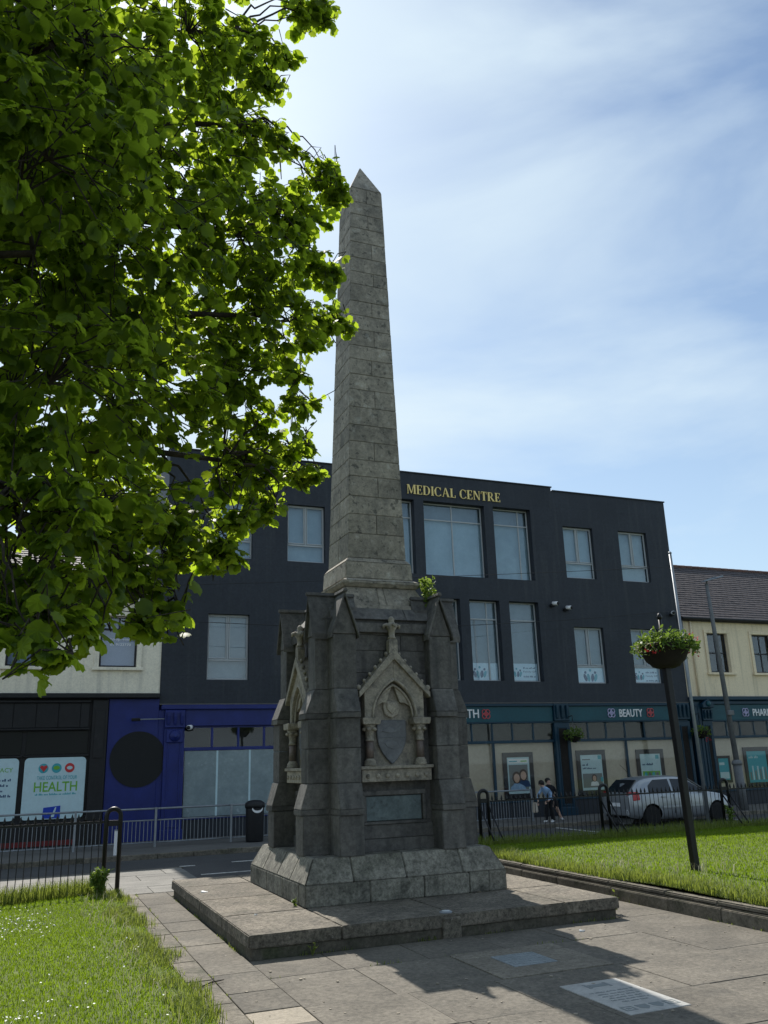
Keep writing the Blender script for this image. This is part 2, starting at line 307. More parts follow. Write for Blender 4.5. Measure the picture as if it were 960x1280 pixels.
def box(name, mat, parent, x0, x1, y0, y1, z0, z1, bevel=.004): return MB().box(x0, x1, y0, y1, z0, z1).build(name, mat, parent, bevel=bevel)
def stone(name, mat, parent, pts, bevel=.008, wob=.004):
    p = [(a+random.uniform(-wob, wob)*.4, b+random.uniform(-wob, wob)*.4, c+random.uniform(-wob, wob)*.3) for a, b, c in pts]
    return MB().hexa(p).build(name, mat, parent, bevel=bevel, seg=2)
def struct(name, mb, mat, bevel=0, parent=None):
    o = mb.build(name, mat, parent, bevel=bevel)
    if parent is None: o['kind'] = 'structure'
    return o
def text_mesh(s, size, depth=.01, bold=0.0, spacing=1.0, align='LEFT'):
    cu = bpy.data.curves.new('lettering', 'FONT'); cu.body = s; cu.size = size; cu.extrude = depth; cu.offset = bold; cu.align_x = align; cu.space_character = spacing; cu.resolution_u = 3
    o = bpy.data.objects.new('lettering', cu); COL.objects.link(o); dg = bpy.context.evaluated_depsgraph_get()
    me = bpy.data.meshes.new_from_object(o.evaluated_get(dg)); bpy.data.objects.remove(o); bpy.data.curves.remove(cu); return me
def wall_text(s, mat, parent, x, y, z, width=None, height=None, depth=.012, bold=.0, name='lettering', squash=None):
    """lettering standing on a wall that faces -Y; x,z is the lower left corner; width/height in metres"""
    me = text_mesh(s, 1.0, depth, bold)
    n = len(me.vertices); co = np.empty(n*3, np.float32); me.vertices.foreach_get('co', co); co = co.reshape(-1, 3)
    mn, mxx = co.min(0), co.max(0); k = height/(mxx[1]-mn[1]); kx = width/(mxx[0]-mn[0]) if width else k
    out = np.stack([x+(co[:, 0]-mn[0])*kx, y-co[:, 2], z+(co[:, 1]-mn[1])*k], 1)
    me.vertices.foreach_set('co', out.astype(np.float32).ravel()); me.materials.clear(); me.update()
    return link_mesh(name, me, mat, parent)
def disc(mb, cx, cz, r, y, k=24, rz=None, th=.004):
    rz = rz or r; return mb.prism([(cx+r*math.cos(2*math.pi*i/k), cz+rz*math.sin(2*math.pi*i/k)) for i in range(k)], 'y', y, y+th)

# ================================================================== SETTING
struct('ground', MB().box(-400, 400, -300, 500, -.30, -.12), M['asphalt'])
struct('road', MB().box(-60, 80, 17.0, 25.2, -.12, -.035), M['asphalt'])
def slabs(name_parent, mat, x0, x1, y0, y1, sx, sy, top, th, pname='paver', stagger=.5, gap=.006):
    y = y0; r = 0
    while y < y1-.01:
        yy = min(y+sy, y1); x = x0-(sx*stagger if r % 2 else 0)
        while x < x1-.01:
            a, b = max(x, x0), min(x+sx, x1)
            if b-a > .05:
                z = top+random.uniform(-.003, .003)
                MB().box(a+gap, b-gap, y+gap, yy-gap, top-th, z).build(pname, mat, name_parent, bevel=.004)
            x += sx
        y = yy; r += 1
# near pavement beyond the railing, its pale area shaped as the sunlit patch
np_ = struct('near_pavement', MB().box(-40, 3.45, 17.0, 21.0, -.10, -.012), M['joint'])
slabs(np_, M['pavement'], -1.4, 3.44, 17.05, 20.85, 1.25, .95, .0, .05)
struct('pavement_outer', MB().box(-40, -1.41, 17.05, 20.85, -.05, 0.0), M['pavement'])
struct('pavement_right', MB().box(8.6, 60, 19.95, 20.9, -.10, .0), M['pavement'])
k_ = struct('kerb_near', MB().box(-40, 3.5, 20.86, 21.0, -.03, .004), M['kerb'], bevel=.01)
# far pavement with a kerb step
struct('far_pavement', MB().add([(-40, 23.72, -.1), (9.6, 23.72, -.1), (9.6, 24.9, -.1), (70, 24.9, -.1), (70, 28.6, -.1), (-40, 28.6, -.1),
    (-40, 23.72, .085), (9.6, 23.72, .085), (9.6, 24.9, .085), (70, 24.9, .085), (70, 28.6, .085), (-40, 28.6, .085)],
    [(5, 4, 3, 2, 1, 0), (6, 7, 8, 9, 10, 11)]+[(i, (i+1) % 6, (i+1) % 6+6, i+6) for i in range(6)]), M['farpave'])
kb = struct('kerb_far', MB().box(-40, -3, 23.58, 23.714, -.10, .09), M['kerb'])
for i in range(14):
    box('kerbstone', M['kerb'], kb, -3+i*.9+.004, -3+(i+1)*.9-.004, 23.58, 23.714, -.1, .09+random.uniform(-.004, .004), .015)
for i in range(20):
    box('kerbstone', M['kerb'], kb, 9.6+i*.9+.004, 9.6+(i+1)*.9-.004, 24.76, 24.894, -.1, .09+random.uniform(-.004, .004), .015)
# road markings (paint film)
rm = struct('road_marking', MB().box(3.65, 4.75, 19.46, 19.55, -.034, -.028).box(3.5, 3.85, 21.32, 21.42, -.034, -.028).box(4.75, 5.7, 21.5, 21.6, -.034, -.028)
    .box(10.0, 22.0, 22.05, 22.13, -.034, -.028).box(15.8, 15.9, 22.13, 24.7, -.034, -.028).box(21.9, 22.0, 22.13, 24.7, -.034, -.028)
    .box(11.5, 12.5, 21.2, 21.28, -.034, -.028).box(13.6, 14.6, 21.2, 21.28, -.034, -.028), M['line'])
# plaza paving
plaza = struct('plaza', MB().box(1.70, 8.62, -6, 17.0, -.10, -.012), M['joint'])
def paver(x0, x1, y0, y1, mat=None, g=.005, z=0.0):
    zz = z+random.uniform(-.003, .003)
    t = [random.uniform(-.002, .002) for _ in range(4)]
    return MB().hexa([(x0+g, y0+g, -.05), (x1-g, y0+g, -.05), (x1-g, y1-g, -.05), (x0+g, y1-g, -.05), (x0+g, y0+g, zz+t[0]), (x1-g, y0+g, zz+t[1]), (x1-g, y1-g, zz+t[2]), (x0+g, y1-g, zz+t[3])]).build('paver', mat or M['paver'], plaza, bevel=.004)
ys = [17.0, 16.35, 15.55, 14.72, 13.7, 12.9, 11.85, 10.95, 10.1, 9.25, 8.52, 8.0, 7.1, 6.2, 5.2]
for a, b in zip(ys[1:], ys[:-1]):
    pale = abs(a-8.0) < .01
    paver(2.02, 2.56, a, b, M['paverpale'] if pale else None)
# front of the platform: big slabs
rows = [10.62, 9.70, 8.46, 7.35, 6.2, 5.0]
cols = {0: [2.56, 3.42, 4.42, 5.42, 6.35, 7.30, 8.62], 1: [2.56, 3.5, 4.66, 6.02, 7.35, 8.62], 2: [2.56, 3.6, 4.55, 6.1, 7.4, 8.62], 3: [2.56, 3.7, 4.9, 6.3, 8.62], 4: [2.56, 3.9, 5.3, 6.8, 8.62]}
for i in range(5):
    y1, y0 = rows[i], rows[i+1]
    for a, b in zip(cols[i][:-1], cols[i][1:]):
        if i == 1 and a == 4.66: continue
        paver(a, b, y0, y1, g=.004 if a < 5 else .0025)
for y0, y1 in ((10.62, 12.3), (12.3, 14.4), (14.4, 17.0)):
    paver(7.78, 8.62, y0, y1, g=.003)
for x0, x1 in ((2.56, 4.0), (4.0, 5.6), (5.6, 7.78)): paver(x0, x1, 16.42, 17.0)
paver(1.70, 8.62, -6, 5.0)
# concrete edging strip between path and lawn
ke = struct('path_edging', MB().box(1.70, 1.71, 4.5, 17.0, -.08, -.01), M['kerb'])
yy = 5.0
while yy < 17.0:
    l = random.choice((.9, .92, 1.0)); x0 = 1.72
    MB().box(x0, 2.012, yy+.004, min(yy+l, 17.0)-.004, -.06, .012+random.uniform(-.004, .004)).build('edging_stone', M['kerb'], ke, bevel=.012, seg=2); yy += l

# ---- lawns
def lawn(name, x0, x1, y0, y1, zf, nx, ny):
    xs = np.linspace(x0, x1, nx); yv = np.linspace(y0, y1, ny); v = []; f = []
    for j in range(ny):
        for i in range(nx): v.append((xs[i], yv[j], zf(xs[i], yv[j])))
    for j in range(ny-1):
        for i in range(nx-1): f.append((j*nx+i, j*nx+i+1, (j+1)*nx+i+1, (j+1)*nx+i))
    return struct(name, MB().add(v, f), M['soil'])
zl = lambda x, y: .02+.02*math.sin(x*2.1+y*.7)+.015*math.sin(y*1.7-x)+(.02 if x < 1.5 else 0)
zr = lambda x, y: .255+.02*math.sin(x*.9+y*.6)+.02*math.sin(y*1.3)+min(.06, max(0, (x-8.9)*.08))-.20*min(1, max(0, (y-16.5)/3.2))
lawn('lawn_left', -14, 1.73, -8, 17.1, zl, 64, 100)
lawn('lawn_right', 8.80, 60, -6, 19.75, zr, 100, 60)
# retaining edge of the right lawn: wall stones under a coping
rw = struct('lawn_wall', MB().box(8.66, 8.80, -6, 19.6, -.08, .20), M['kerb'])
yy = 5.0
while yy < 19.5:
    l = random.uniform(1.0, 1.5)
    MB().box(8.62, 8.84, yy+.003, min(yy+l, 19.6)-.003, -.06, .165+random.uniform(-.006, .006)).build('wall_stone', M['kerb'], rw, bevel=.012, seg=2)
    MB().box(8.66, 8.86, yy+.1, min(yy+l+.1, 19.7)-.006, .17, .25+random.uniform(-.008, .008)).build('coping_stone', M['kerb'], rw, bevel=.018, seg=2)
    yy += l

# ================================================================== PLATFORM
PX0, PX1, PY0, PY1, PH = 2.556, 7.75, 10.64, 16.40, .262
plat = thing('stone_platform', 'low square concrete step platform under the grey obelisk monument', 'platform', (5.15, 13.5, 0))
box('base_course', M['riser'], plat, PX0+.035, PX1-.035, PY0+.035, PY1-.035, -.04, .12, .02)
def rough_slab(name, x0, x1, y0, y1, z0, z1, mat, parent, amp=.006, cut=9):
    bm = bmesh.new(); bmesh.ops.create_cube(bm, size=1)
    for v in bm.verts: v.co = Vector((x0+(v.co.x+.5)*(x1-x0), y0+(v.co.y+.5)*(y1-y0), z0+(v.co.z+.5)*(z1-z0)))
    bmesh.ops.bevel(bm, geom=bm.edges[:], offset=.012, segments=2, affect='EDGES')
    es = [e for e in bm.edges if e.calc_length() > .5]
    bmesh.ops.subdivide_edges(bm, edges=es, cuts=cut, use_grid_fill=True)
    for v in bm.verts: v.co += Vector((random.gauss(0, amp), random.gauss(0, amp), random.gauss(0, amp*.35)))
    me = bpy.data.meshes.new(name); bm.to_mesh(me); bm.free(); return link_mesh(name, me, mat, parent)
# ring of slabs around the plinth (joints run out from the plinth corners)
gx = [PX0, 3.70, 5.24, 6.88, PX1]; gy = [PY0, 12.13, 13.7, 15.32, PY1]
for i in range(4):
    for j in range(4):
        if i in (1, 2) and j in (1, 2): continue
        rough_slab('platform_slab', gx[i]+.003, gx[i+1]-.003, gy[j]+.003, gy[j+1]-.003, .115, PH+random.uniform(-.003, .003), M['platform'], plat, .0022)
box('infill_block', M['platform'], plat, 5.04, 5.30, PY0-.025, PY0+.2, -.04, .235, .015)
sp = thing('uplighter', 'small round metal uplighter set in the front edge of the platform', 'light fitting', (5.17, 10.80, .262))
MB().lathe([(.085, .262), (.085, .275), (.07, .285), (.0, .287)], (5.17, 10.80, 0), 20).build('bezel', M['galv'], sp, True)
MB().lathe([(.055, .286), (.05, .293), (.0, .296)], (5.17, 10.80, 0), 16).build('lens', M['lens'], sp, True)

# ================================================================== MONUMENT
CX, CY = 5.27, 13.71
mon = thing('obelisk_monument', 'tall grey stone obelisk on a dark gothic base with gabled corner buttresses', 'monument', (CX, CY, PH))
# plinth: lower course and sloping course as separate blocks on four sides
HB = 1.58; Z0, Z1, Z2 = PH, .545, .868; IN = .17
MB().box(CX-HB+.06, CX+HB-.06, CY-HB+.06, CY+HB-.06, .27, .535).build('plinth_core', M['plinth'], mon)
def side_xform(k):
    c, s = [(1, 0), (0, 1), (-1, 0), (0, -1)][k]
    return lambda a, d, z: (CX+a*c+d*s, CY+a*s-d*c, z)      # a along the face, d outwards
for k in range(4):
    T = side_xform(k)
    cuts = [-HB, -.62, .22, .95, HB] if k % 2 == 0 else [-HB, -.5, .42, HB]
    for a, b in zip(cuts[:-1], cuts[1:]):
        end = b == HB
        b2 = b if not end else HB-.30
        g = .004
        stone('plinth_stone', M['plinth'], mon, [T(a+g, HB, Z0), T(b2-g, HB, Z0), T(b2-g, HB-.3, Z0), T(a+g, HB-.3, Z0), T(a+g, HB, Z1-g), T(b2-g, HB, Z1-g), T(b2-g, HB-.3, Z1-g), T(a+g, HB-.3, Z1-g)], .012)
    # weathered course, mitred corners
    cuts = [-HB, -.86, -.05, .86, HB] if k % 2 == 0 else [-HB, -.75, .1, .8, HB]
    for a, b in zip(cuts[:-1], cuts[1:]):
        g = .004; da = (IN if a == -HB else 0); db = (IN if b == HB else 0); wa = (.5 if a == -HB else 0); wb = (.5 if b == HB else 0)
        stone('weathered_stone', M['plinth'], mon, [T(a+g, HB, Z1), T(b-g, HB, Z1), T(b-g-wb, HB-.5, Z1), T(a+g+wa, HB-.5, Z1),
            T(a+g+da, HB-IN, Z2), T(b-g-db, HB-IN, Z2), T(b-g-wb, HB-.5, Z2), T(a+g+wa, HB-.5, Z2)], .012)
MB().box(CX-HB+.4, CX+HB-.4, CY-HB+.4, CY+HB-.4, .53, .862).build('plinth_top', M['plinth'], mon)
# core
CH = 1.03
core = MB().box(CX-CH, CX+CH, CY-CH, CY+CH, .80, 4.10).build('core_wall', M['dark'], mon)
# panel courses on each face between buttresses (recessed die with ledges)
for k in range(4):
    T = side_xform(k)
    def fb(name, a0, a1, d0, d1, z0, z1, mat=M['dark'], bev=.006):
        return stone(name, mat, mon, [T(a0, d1, z0), T(a1, d1, z0), T(a1, d0, z0), T(a0, d0, z0), T(a0, d1, z1), T(a1, d1, z1), T(a1, d0, z1), T(a0, d0, z1)], bev, .002)
    for (z0, z1, d) in ((.868, 1.045, .07), (1.05, 1.24, .05)): fb('base_stone', -.63, .63, CH-.1, CH+d, z0, z1)
    for (a0, a1, z0, z1) in ((-.63, 0, 3.05, 3.5), (0.0, .63, 3.05, 3.5), (-.63, -.1, 3.5, 3.85), (-.1, .63, 3.5, 3.85), (-.63, .2, 3.85, 4.1), (.2, .63, 3.85, 4.1)):
        fb('wall_stone', a0+.003, a1-.003, CH-.1, CH+.018, z0+.003, z1-.003)
    fb('string_course', -.64, .64, CH-.1, CH+.10, 4.13, 4.28)
    # sloping slabs of the cap
    for (a0, a1) in ((-.98, .30), (.30, .98)):
        stone('cap_slab', M['dark'], mon, [T(a0+.003, CH+.08, 4.34), T(a1-.003, CH+.08, 4.34), T(a1-.003, .5, 4.34), T(a0+.003, .5, 4.34),
            T(a0+.003, CH-.10, 4.55), T(a1-.003, CH-.10, 4.55), T(a1-.003, .5, 4.55), T(a0+.003, .5, 4.55)], .01)
MB().box(CX-CH-.02, CX+CH+.02, CY-CH-.02, CY+CH+.02, 4.10, 4.34).build('core_cap', M['dark'], mon)
# buttresses: two on every corner
BW0, BW1 = .628, 1.012
prof = [(1.43, .868), (1.43, 1.42), (1.465, 1.42), (1.465, 1.50), (1.36, 1.86), (1.345, 1.86), (1.345, 2.80), (1.385, 2.80), (1.385, 2.88), (1.24, 3.24), (1.225, 3.24), (1.225, 4.08)]
for k in range(4):
    T = side_xform(k)
    for sgn in (-1, 1):
        a0, a1 = (BW0, BW1) if sgn > 0 else (-BW1, -BW0)
        bt = MB()
        def blk(d, z0, z1, d2=None, aa=0.0):
            d2 = d if d2 is None else d2; A0, A1 = a0-aa, a1+aa
            return [T(A0, d, z0), T(A1, d, z0), T(A1, .9, z0), T(A0, .9, z0), T(A0, d2, z1), T(A1, d2, z1), T(A1, .9, z1), T(A0, .9, z1)]
        q = bt.hexa(blk(1.43, .864, 1.415)).build('buttress', M['dark'], mon, bevel=.010, seg=2)
        def sub(name, pts, bev=.008): return stone(name, M['dark'], q, pts, bev, .003)
        sub('set_off', blk(1.465, 1.42, 1.50, None, .0)); sub('set_off', blk(1.465, 1.502, 1.86, 1.36))
        sub('shaft_stone', blk(1.345, 1.865, 2.36)); sub('shaft_stone', blk(1.345, 2.366, 2.795))
        sub('set_off', blk(1.385, 2.80, 2.88)); sub('set_off', blk(1.385, 2.882, 3.24, 1.24))
        sub('shaft_stone', blk(1.225, 3.245, 4.075))
        # gabled head: ridge runs outwards
        am = (a0+a1)/2; zt = 4.655; zb = 4.08; D = 1.235
        hd = MB(); P = [T(a0, D, zb), T(a1, D, zb), T(am, D, zt), T(a0, .55, zb), T(a1, .55, zb), T(am, .55, zt)]
        hd.add(P, [(0, 1, 2), (5, 4, 3), (0, 3, 4, 1), (1, 4, 5, 2), (2, 5, 3, 0)]); hd.build('gable_stone', M['dark'], q, bevel=.006)
        # roof slabs, thick, oversailing the gable
        for s2 in (-1, 1):
            e = a0-.035 if s2 < 0 else a1+.035
            zz = zb-.075
            r = MB().hexa([T(e, D+.055, zz), T(am, D+.055, zt+.02), T(am, .5, zt+.02), T(e, .5, zz), T(e, D+.055, zz+.10), T(am, D+.055, zt+.10), T(am, .5, zt+.10), T(e, .5, zz+.10)])
            r.build('roof_slab', M['dark'], q, bevel=.008)
        MB().hexa([T(am-.04, D+.085, zt+.075), T(am+.04, D+.085, zt+.075), T(am+.04, .5, zt+.075), T(am-.04, .5, zt+.075), T(am-.028, D+.085, zt+.135), T(am+.028, D+.085, zt+.135), T(am+.028, .5, zt+.135), T(am-.028, .5, zt+.135)]).build('ridge_roll', M['dark'], q, bevel=.012, seg=2)
# obelisk pedestal
OX = 5.32
def frust(name, mat, h0, h1, z0, z1, bev=.01, ox=OX, parent=mon):
    return stone(name, mat, parent, [(ox-h0, CY-h0, z0), (ox+h0, CY-h0, z0), (ox+h0, CY+h0, z0), (ox-h0, CY+h0, z0), (ox-h1, CY-h1, z1), (ox+h1, CY-h1, z1), (ox+h1, CY+h1, z1), (ox-h1, CY+h1, z1)], bev, .002)
frust('slab', M['shaft'], .86, .84, 4.54, 4.63, .012)
for (x0, x1) in ((-1, -.12), (-.12, .05), (.05, 1)):
    lo = lambda u, h: OX+max(-h, min(h, u*.8))
    h0, h1 = .80, .635
    X0b, X1b, X0t, X1t = (OX+x0*h0, OX+x1*h0, OX+x0*h1, OX+x1*h1)
    stone('die_stone', M['shaft'], mon, [(X0b+.002, CY-h0, 4.63), (X1b-.002, CY-h0, 4.63), (X1b-.002, CY+h0, 4.63), (X0b+.002, CY+h0, 4.63), (X0t+.002, CY-h1, 4.955), (X1t-.002, CY-h1, 4.955), (X1t-.002, CY+h1, 4.955), (X0t+.002, CY+h1, 4.955)], .008, .002)
frust('cornice', M['shaft'], .655, .70, 4.957, 5.01); frust('cornice', M['shaft'], .70, .70, 5.012, 5.055); frust('cornice', M['shaft'], .70, .615, 5.057, 5.11)
frust('pedestal_block', M['shaft'], .612, .597, 5.112, 5.40, .012); frust('pedestal_block', M['shaft'], .597, .53, 5.402, 5.485)
# shaft courses
jz = [5.487, 5.92, 6.27, 6.60, 6.97, 7.28, 7.63, 7.95, 8.30, 8.65, 8.96, 9.27, 9.55, 9.89, 10.19, 10.49, 10.86, 11.14, 11.45, 11.80, 12.12, 12.44, 12.73, 13.06]
hw = lambda z: .527+(z-5.487)/(13.06-5.487)*(.325-.527)
ox = lambda z: OX+(z-5.1)/8.7*.07
shaft = frust('shaft', M['shaft'], hw(5.487)-.02, .30, 5.487, 13.06, 0)
for v in shaft.data.vertices:
    if v.co.z > 4: v.co.x += ox(13.06)-OX
split = [.5, .5, .5, .55, .45, .5, .5, .5, .55, .48, .5, .5, .58, .5, .55, .6, .62, .5, .6, .5, .52, .5, .5]
for i in range(len(jz)-1):
    z0, z1 = jz[i], jz[i+1]; g = .0028
    h0, h1, x0, x1 = hw(z0), hw(z1), ox(z0), ox(z1)
    def P(u, v, z, h, x): return (x+(-h+2*h*u), CY+(-h+2*h*v), z)
    def cell(u0, u1, v0, v1):
        j = random.uniform(-.002, .0025)
        stone('shaft_stone', M['shaft'], shaft, [P(u0, v0, z0+g, h0+j, x0), P(u1, v0, z0+g, h0+j, x0), P(u1, v1, z0+g, h0+j, x0), P(u0, v1, z0+g, h0+j, x0), P(u0, v0, z1-g, h1+j, x1), P(u1, v0, z1-g, h1+j, x1), P(u1, v1, z1-g, h1+j, x1), P(u0, v1, z1-g, h1+j, x1)], .006, .002)
    s = split[i]; e = .0035
    two = (i % 2 == 0) if i > 6 else (i % 2 == 1)
    if two: cell(0, s-e, 0, 1); cell(s+e, 1, 0, 1)
    else: cell(0, 1, 0, s-e); cell(0, 1, s+e, 1)
zt = 13.83; h = hw(13.06); x0 = ox(13.06)
MB().add([(x0-h, CY-h, 13.063), (x0+h, CY-h, 13.063), (x0+h, CY+h, 13.063), (x0-h, CY+h, 13.063), (ox(zt)+.0, CY, zt)], [(3, 2, 1, 0), (0, 1, 4), (1, 2, 4), (2, 3, 4), (3, 0, 4)]).build('capstone', M['shaft'], mon, bevel=.008, seg=2)

# aedicules (front and the three other faces)
def arch_pts(half, spring, apex, n=9, side=1):
    """pointed arch from springing (side*half, spring) to (0, apex)"""
    hgt = apex-spring; r = (half*half+hgt*hgt)/(2*half); pts = []
    th = math.atan2(hgt, r-half) if r > half else math.pi/2
    th = math.asin(min(1, hgt/r))
    for i in range(n+1):
        t = th*i/n; pts.append((side*(half-r+r*math.cos(t)), spring+r*math.sin(t)))
    return pts
for k in range(4):
    T = side_xform(k)
    def ex(name, poly, d0, d1, mat=M['sand'], parent=mon, bev=.006, smooth=False):
        n = len(poly); mb = MB().add([T(p[0], d0, p[1]) for p in poly]+[T(p[0], d1, p[1]) for p in poly], [tuple(range(n)), tuple(range(2*n-1, n-1, -1))]+[(i, i+n, (i+1) % n+n, (i+1) % n) for i in range(n)])
        return mb.build(name, mat, parent, smooth=smooth, bevel=bev)
    D0 = CH+.005
    sill = ex('niche_sill', [(-.575, 1.86), (.575, 1.86), (.575, 2.04), (-.575, 2.04)], D0, CH+.20)
    ex('sill_moulding', [(-.60, 2.042), (.60, 2.042), (.60, 2.09), (-.60, 2.09)], D0, CH+.235, parent=sill)
    for i in range(7):
        a = -.48+i*.16
        mb = MB(); c = T(a, CH+.205, 1.945); mb.lathe([(.005, -.02), (.03, -.012), (.036, 0), (.03, .012), (.005, .02)], c, 8, 'y' if k % 2 == 0 else 'x'); mb.build('rosette', M['sand'], sill, True)
    # back of the niche
    ex('niche_back', [(-.44, 2.09), (.44, 2.09), (.44, 2.82)]+arch_pts(.44, 2.83, 3.40, 8, 1)+arch_pts(.44, 2.83, 3.40, 8, -1)[::-1][1:], D0, CH+.035, bev=0)
    # arch ring: outer gable wall with pointed opening, left and right halves
    for s_ in (1, -1):
        inner = arch_pts(.345, 2.80, 3.36, 9, s_)
        poly = [(s_*.50, 2.80), (s_*.50, 3.22), (0, 3.70)]+inner[::-1]
        aw = ex('arch_stone', poly, D0, CH+.17)
        # roll mouldings following the arch
        for rr, dd, rad in ((.37, CH+.17, .022), (.325, CH+.125, .020)):
            mb = MB(); mb.tube([T(x, dd, z) for x, z in arch_pts(rr, 2.80, 3.385 if rr > .35 else 3.30, 10, s_)], rad, 6); mb.build('arch_moulding', M['sand'], aw, True)
        # cusp
        cus = arch_pts(.335, 2.80, 3.33, 9, s_)[3:]
        ex('cusp', cus[:1]+[(s_*.27, 2.985), (s_*.19, 3.03), (s_*.115, 3.035), (s_*.085, 3.11), (s_*.05, 3.21)]+[cus[-1]]+cus[1:-1][::-1], CH+.06, CH+.115, parent=aw, bev=.003)
        # sloping gable coping, with crockets
        ex('gable_coping', [(s_*.60, 3.10), (s_*.60, 3.19), (0, 3.86), (0, 3.70)], D0, CH+.225)
        for i in range(6):
            t = .06+i*.158; px, pz = s_*(.60-.60*t), 3.19+.67*t
            mb = MB(); c = Vector(T(px+s_*.022, CH+.15, pz+.028)); r_ = .031 if i else .05
            mb.lathe([(.004, -r_), (r_*.7, -r_*.7), (r_, 0), (r_*.7, r_*.7), (.004, r_)], c, 8); mb.tube([T(px, CH+.15, pz-.01), c], .022, 6)
            mb.build('crocket', M['sand'], mon, True)
        # column: base, granite shaft, leafy capital, abacus
        ca = s_*.42
        cb = MB().lathe([(.10, 2.09), (.10, 2.12), (.085, 2.135), (.092, 2.155), (.07, 2.18), (.065, 2.20)], (T(ca, CH+.145, 0)[0], T(ca, CH+.145, 0)[1], 0), 14).build('column_base', M['sand'], mon, True)
        MB().lathe([(.06, 2.20), (.058, 2.46)], (T(ca, CH+.145, 0)[0], T(ca, CH+.145, 0)[1], 0), 14).build('column_shaft', M['redgran'], cb, True)
        cap = MB().lathe([(.066, 2.455), (.072, 2.475), (.06, 2.485), (.062, 2.56), (.085, 2.66), (.105, 2.70)], (T(ca, CH+.145, 0)[0], T(ca, CH+.145, 0)[1], 0), 14).build('capital', M['sand'], cb, True)
        for j in range(6):
            t = 2*math.pi*j/6; c0 = T(ca, CH+.145, 0)
            MB().lathe([(.004, -.03), (.03, -.018), (.036, .0), (.03, .02), (.004, .032)], (c0[0]+.088*math.cos(t), c0[1]+.088*math.sin(t), 2.63), 7).build('leaf_knob', M['sand'], cap, True)
        ex('abacus', [(ca-.135, 2.70), (ca+.135, 2.70), (ca+.15, 2.755), (ca+.15, 2.80), (ca-.15, 2.80), (ca-.15, 2.755)], D0, CH+.265, parent=cb)
    # shields
    shp = [(-.27, 2.765), (.22, 2.765), (.225, 2.55), (.20, 2.40), (.14, 2.28), (.06, 2.18), (-.025, 2.105), (-.11, 2.18), (-.19, 2.28), (-.25, 2.40), (-.275, 2.55)]
    sh = ex('shield', shp, CH+.036, CH+.085, M['shield'], bev=.012)
    ex('shield_charge', [(-.25, 2.50), (.20, 2.50), (.20, 2.515), (-.25, 2.515)], CH+.084, CH+.092, M['shield'], sh, .002)
    ex('shield_charge', [(-.20, 2.60), (-.08, 2.68), (.02, 2.62), (.14, 2.69), (.10, 2.60), (-.04, 2.57)], CH+.084, CH+.094, M['shield'], sh, .003)
    ex('shield_charge', [(-.16, 2.43), (-.05, 2.46), (.07, 2.44), (.12, 2.37), (.0, 2.33), (-.10, 2.36)], CH+.084, CH+.092, M['shield'], sh, .003)
    cr_ = ex('crest', [(-.15, 3.06), (.12, 3.06), (.125, 2.93), (.09, 2.85), (-.015, 2.795), (-.12, 2.85), (-.155, 2.93)], CH+.036, CH+.075, bev=.012)
    ex('crest_field', [(-.095, 3.03), (.065, 3.03), (.07, 2.94), (-.015, 2.855), (-.10, 2.94)], CH+.074, CH+.095, parent=cr_, bev=.008)
    # finial
    fn_ = ex('finial_shaft', [(-.075, 3.78), (.075, 3.78), (.075, 3.99), (.055, 4.02), (-.055, 4.02), (-.075, 3.99)], CH+.08, CH+.20)
    c = T(0, CH+.14, 0)
    MB().lathe([(.055, 4.02), (.075, 4.035), (.05, 4.06), (.055, 4.15), (.10, 4.22), (.07, 4.26), (.045, 4.30), (.055, 4.34), (.02, 4.385)], (c[0], c[1], 0), 10).build('finial_cup', M['sand'], fn_, True)
    for j in range(4):
        t = math.pi/2*j; d = Vector((math.cos(t), math.sin(t), 0)); c0 = Vector((c[0], c[1], 4.20))
        MB().tube([c0, c0+d*.09+Vector((0, 0, .05)), c0+d*.135+Vector((0, 0, .03)), c0+d*.14+Vector((0, 0, -.01))], [.036, .032, .03, .012], 6).build('finial_leaf', M['sand'], fn_, True)
    # metal plaque in its recessed frame
    fr = ex('plaque_frame', [(-.52, 1.245), (.52, 1.245), (.52, 1.285), (-.52, 1.285)], D0, CH+.07, M['dark'])
    ex('frame_bar', [(-.52, 1.66), (.52, 1.66), (.52, 1.73), (-.52, 1.73)], D0, CH+.07, M['dark'], fr)
    ex('frame_bar', [(-.52, 1.287), (-.465, 1.287), (-.465, 1.658), (-.52, 1.658)], D0, CH+.07, M['dark'], fr)
    ex('frame_bar', [(.465, 1.287), (.52, 1.287), (.52, 1.658), (.465, 1.658)], D0, CH+.07, M['dark'], fr)
    pq = ex('plaque', [(-.455, 1.295), (.455, 1.295), (.455, 1.65), (-.455, 1.65)], D0, CH+.03, M['bronze'], fr, .006)

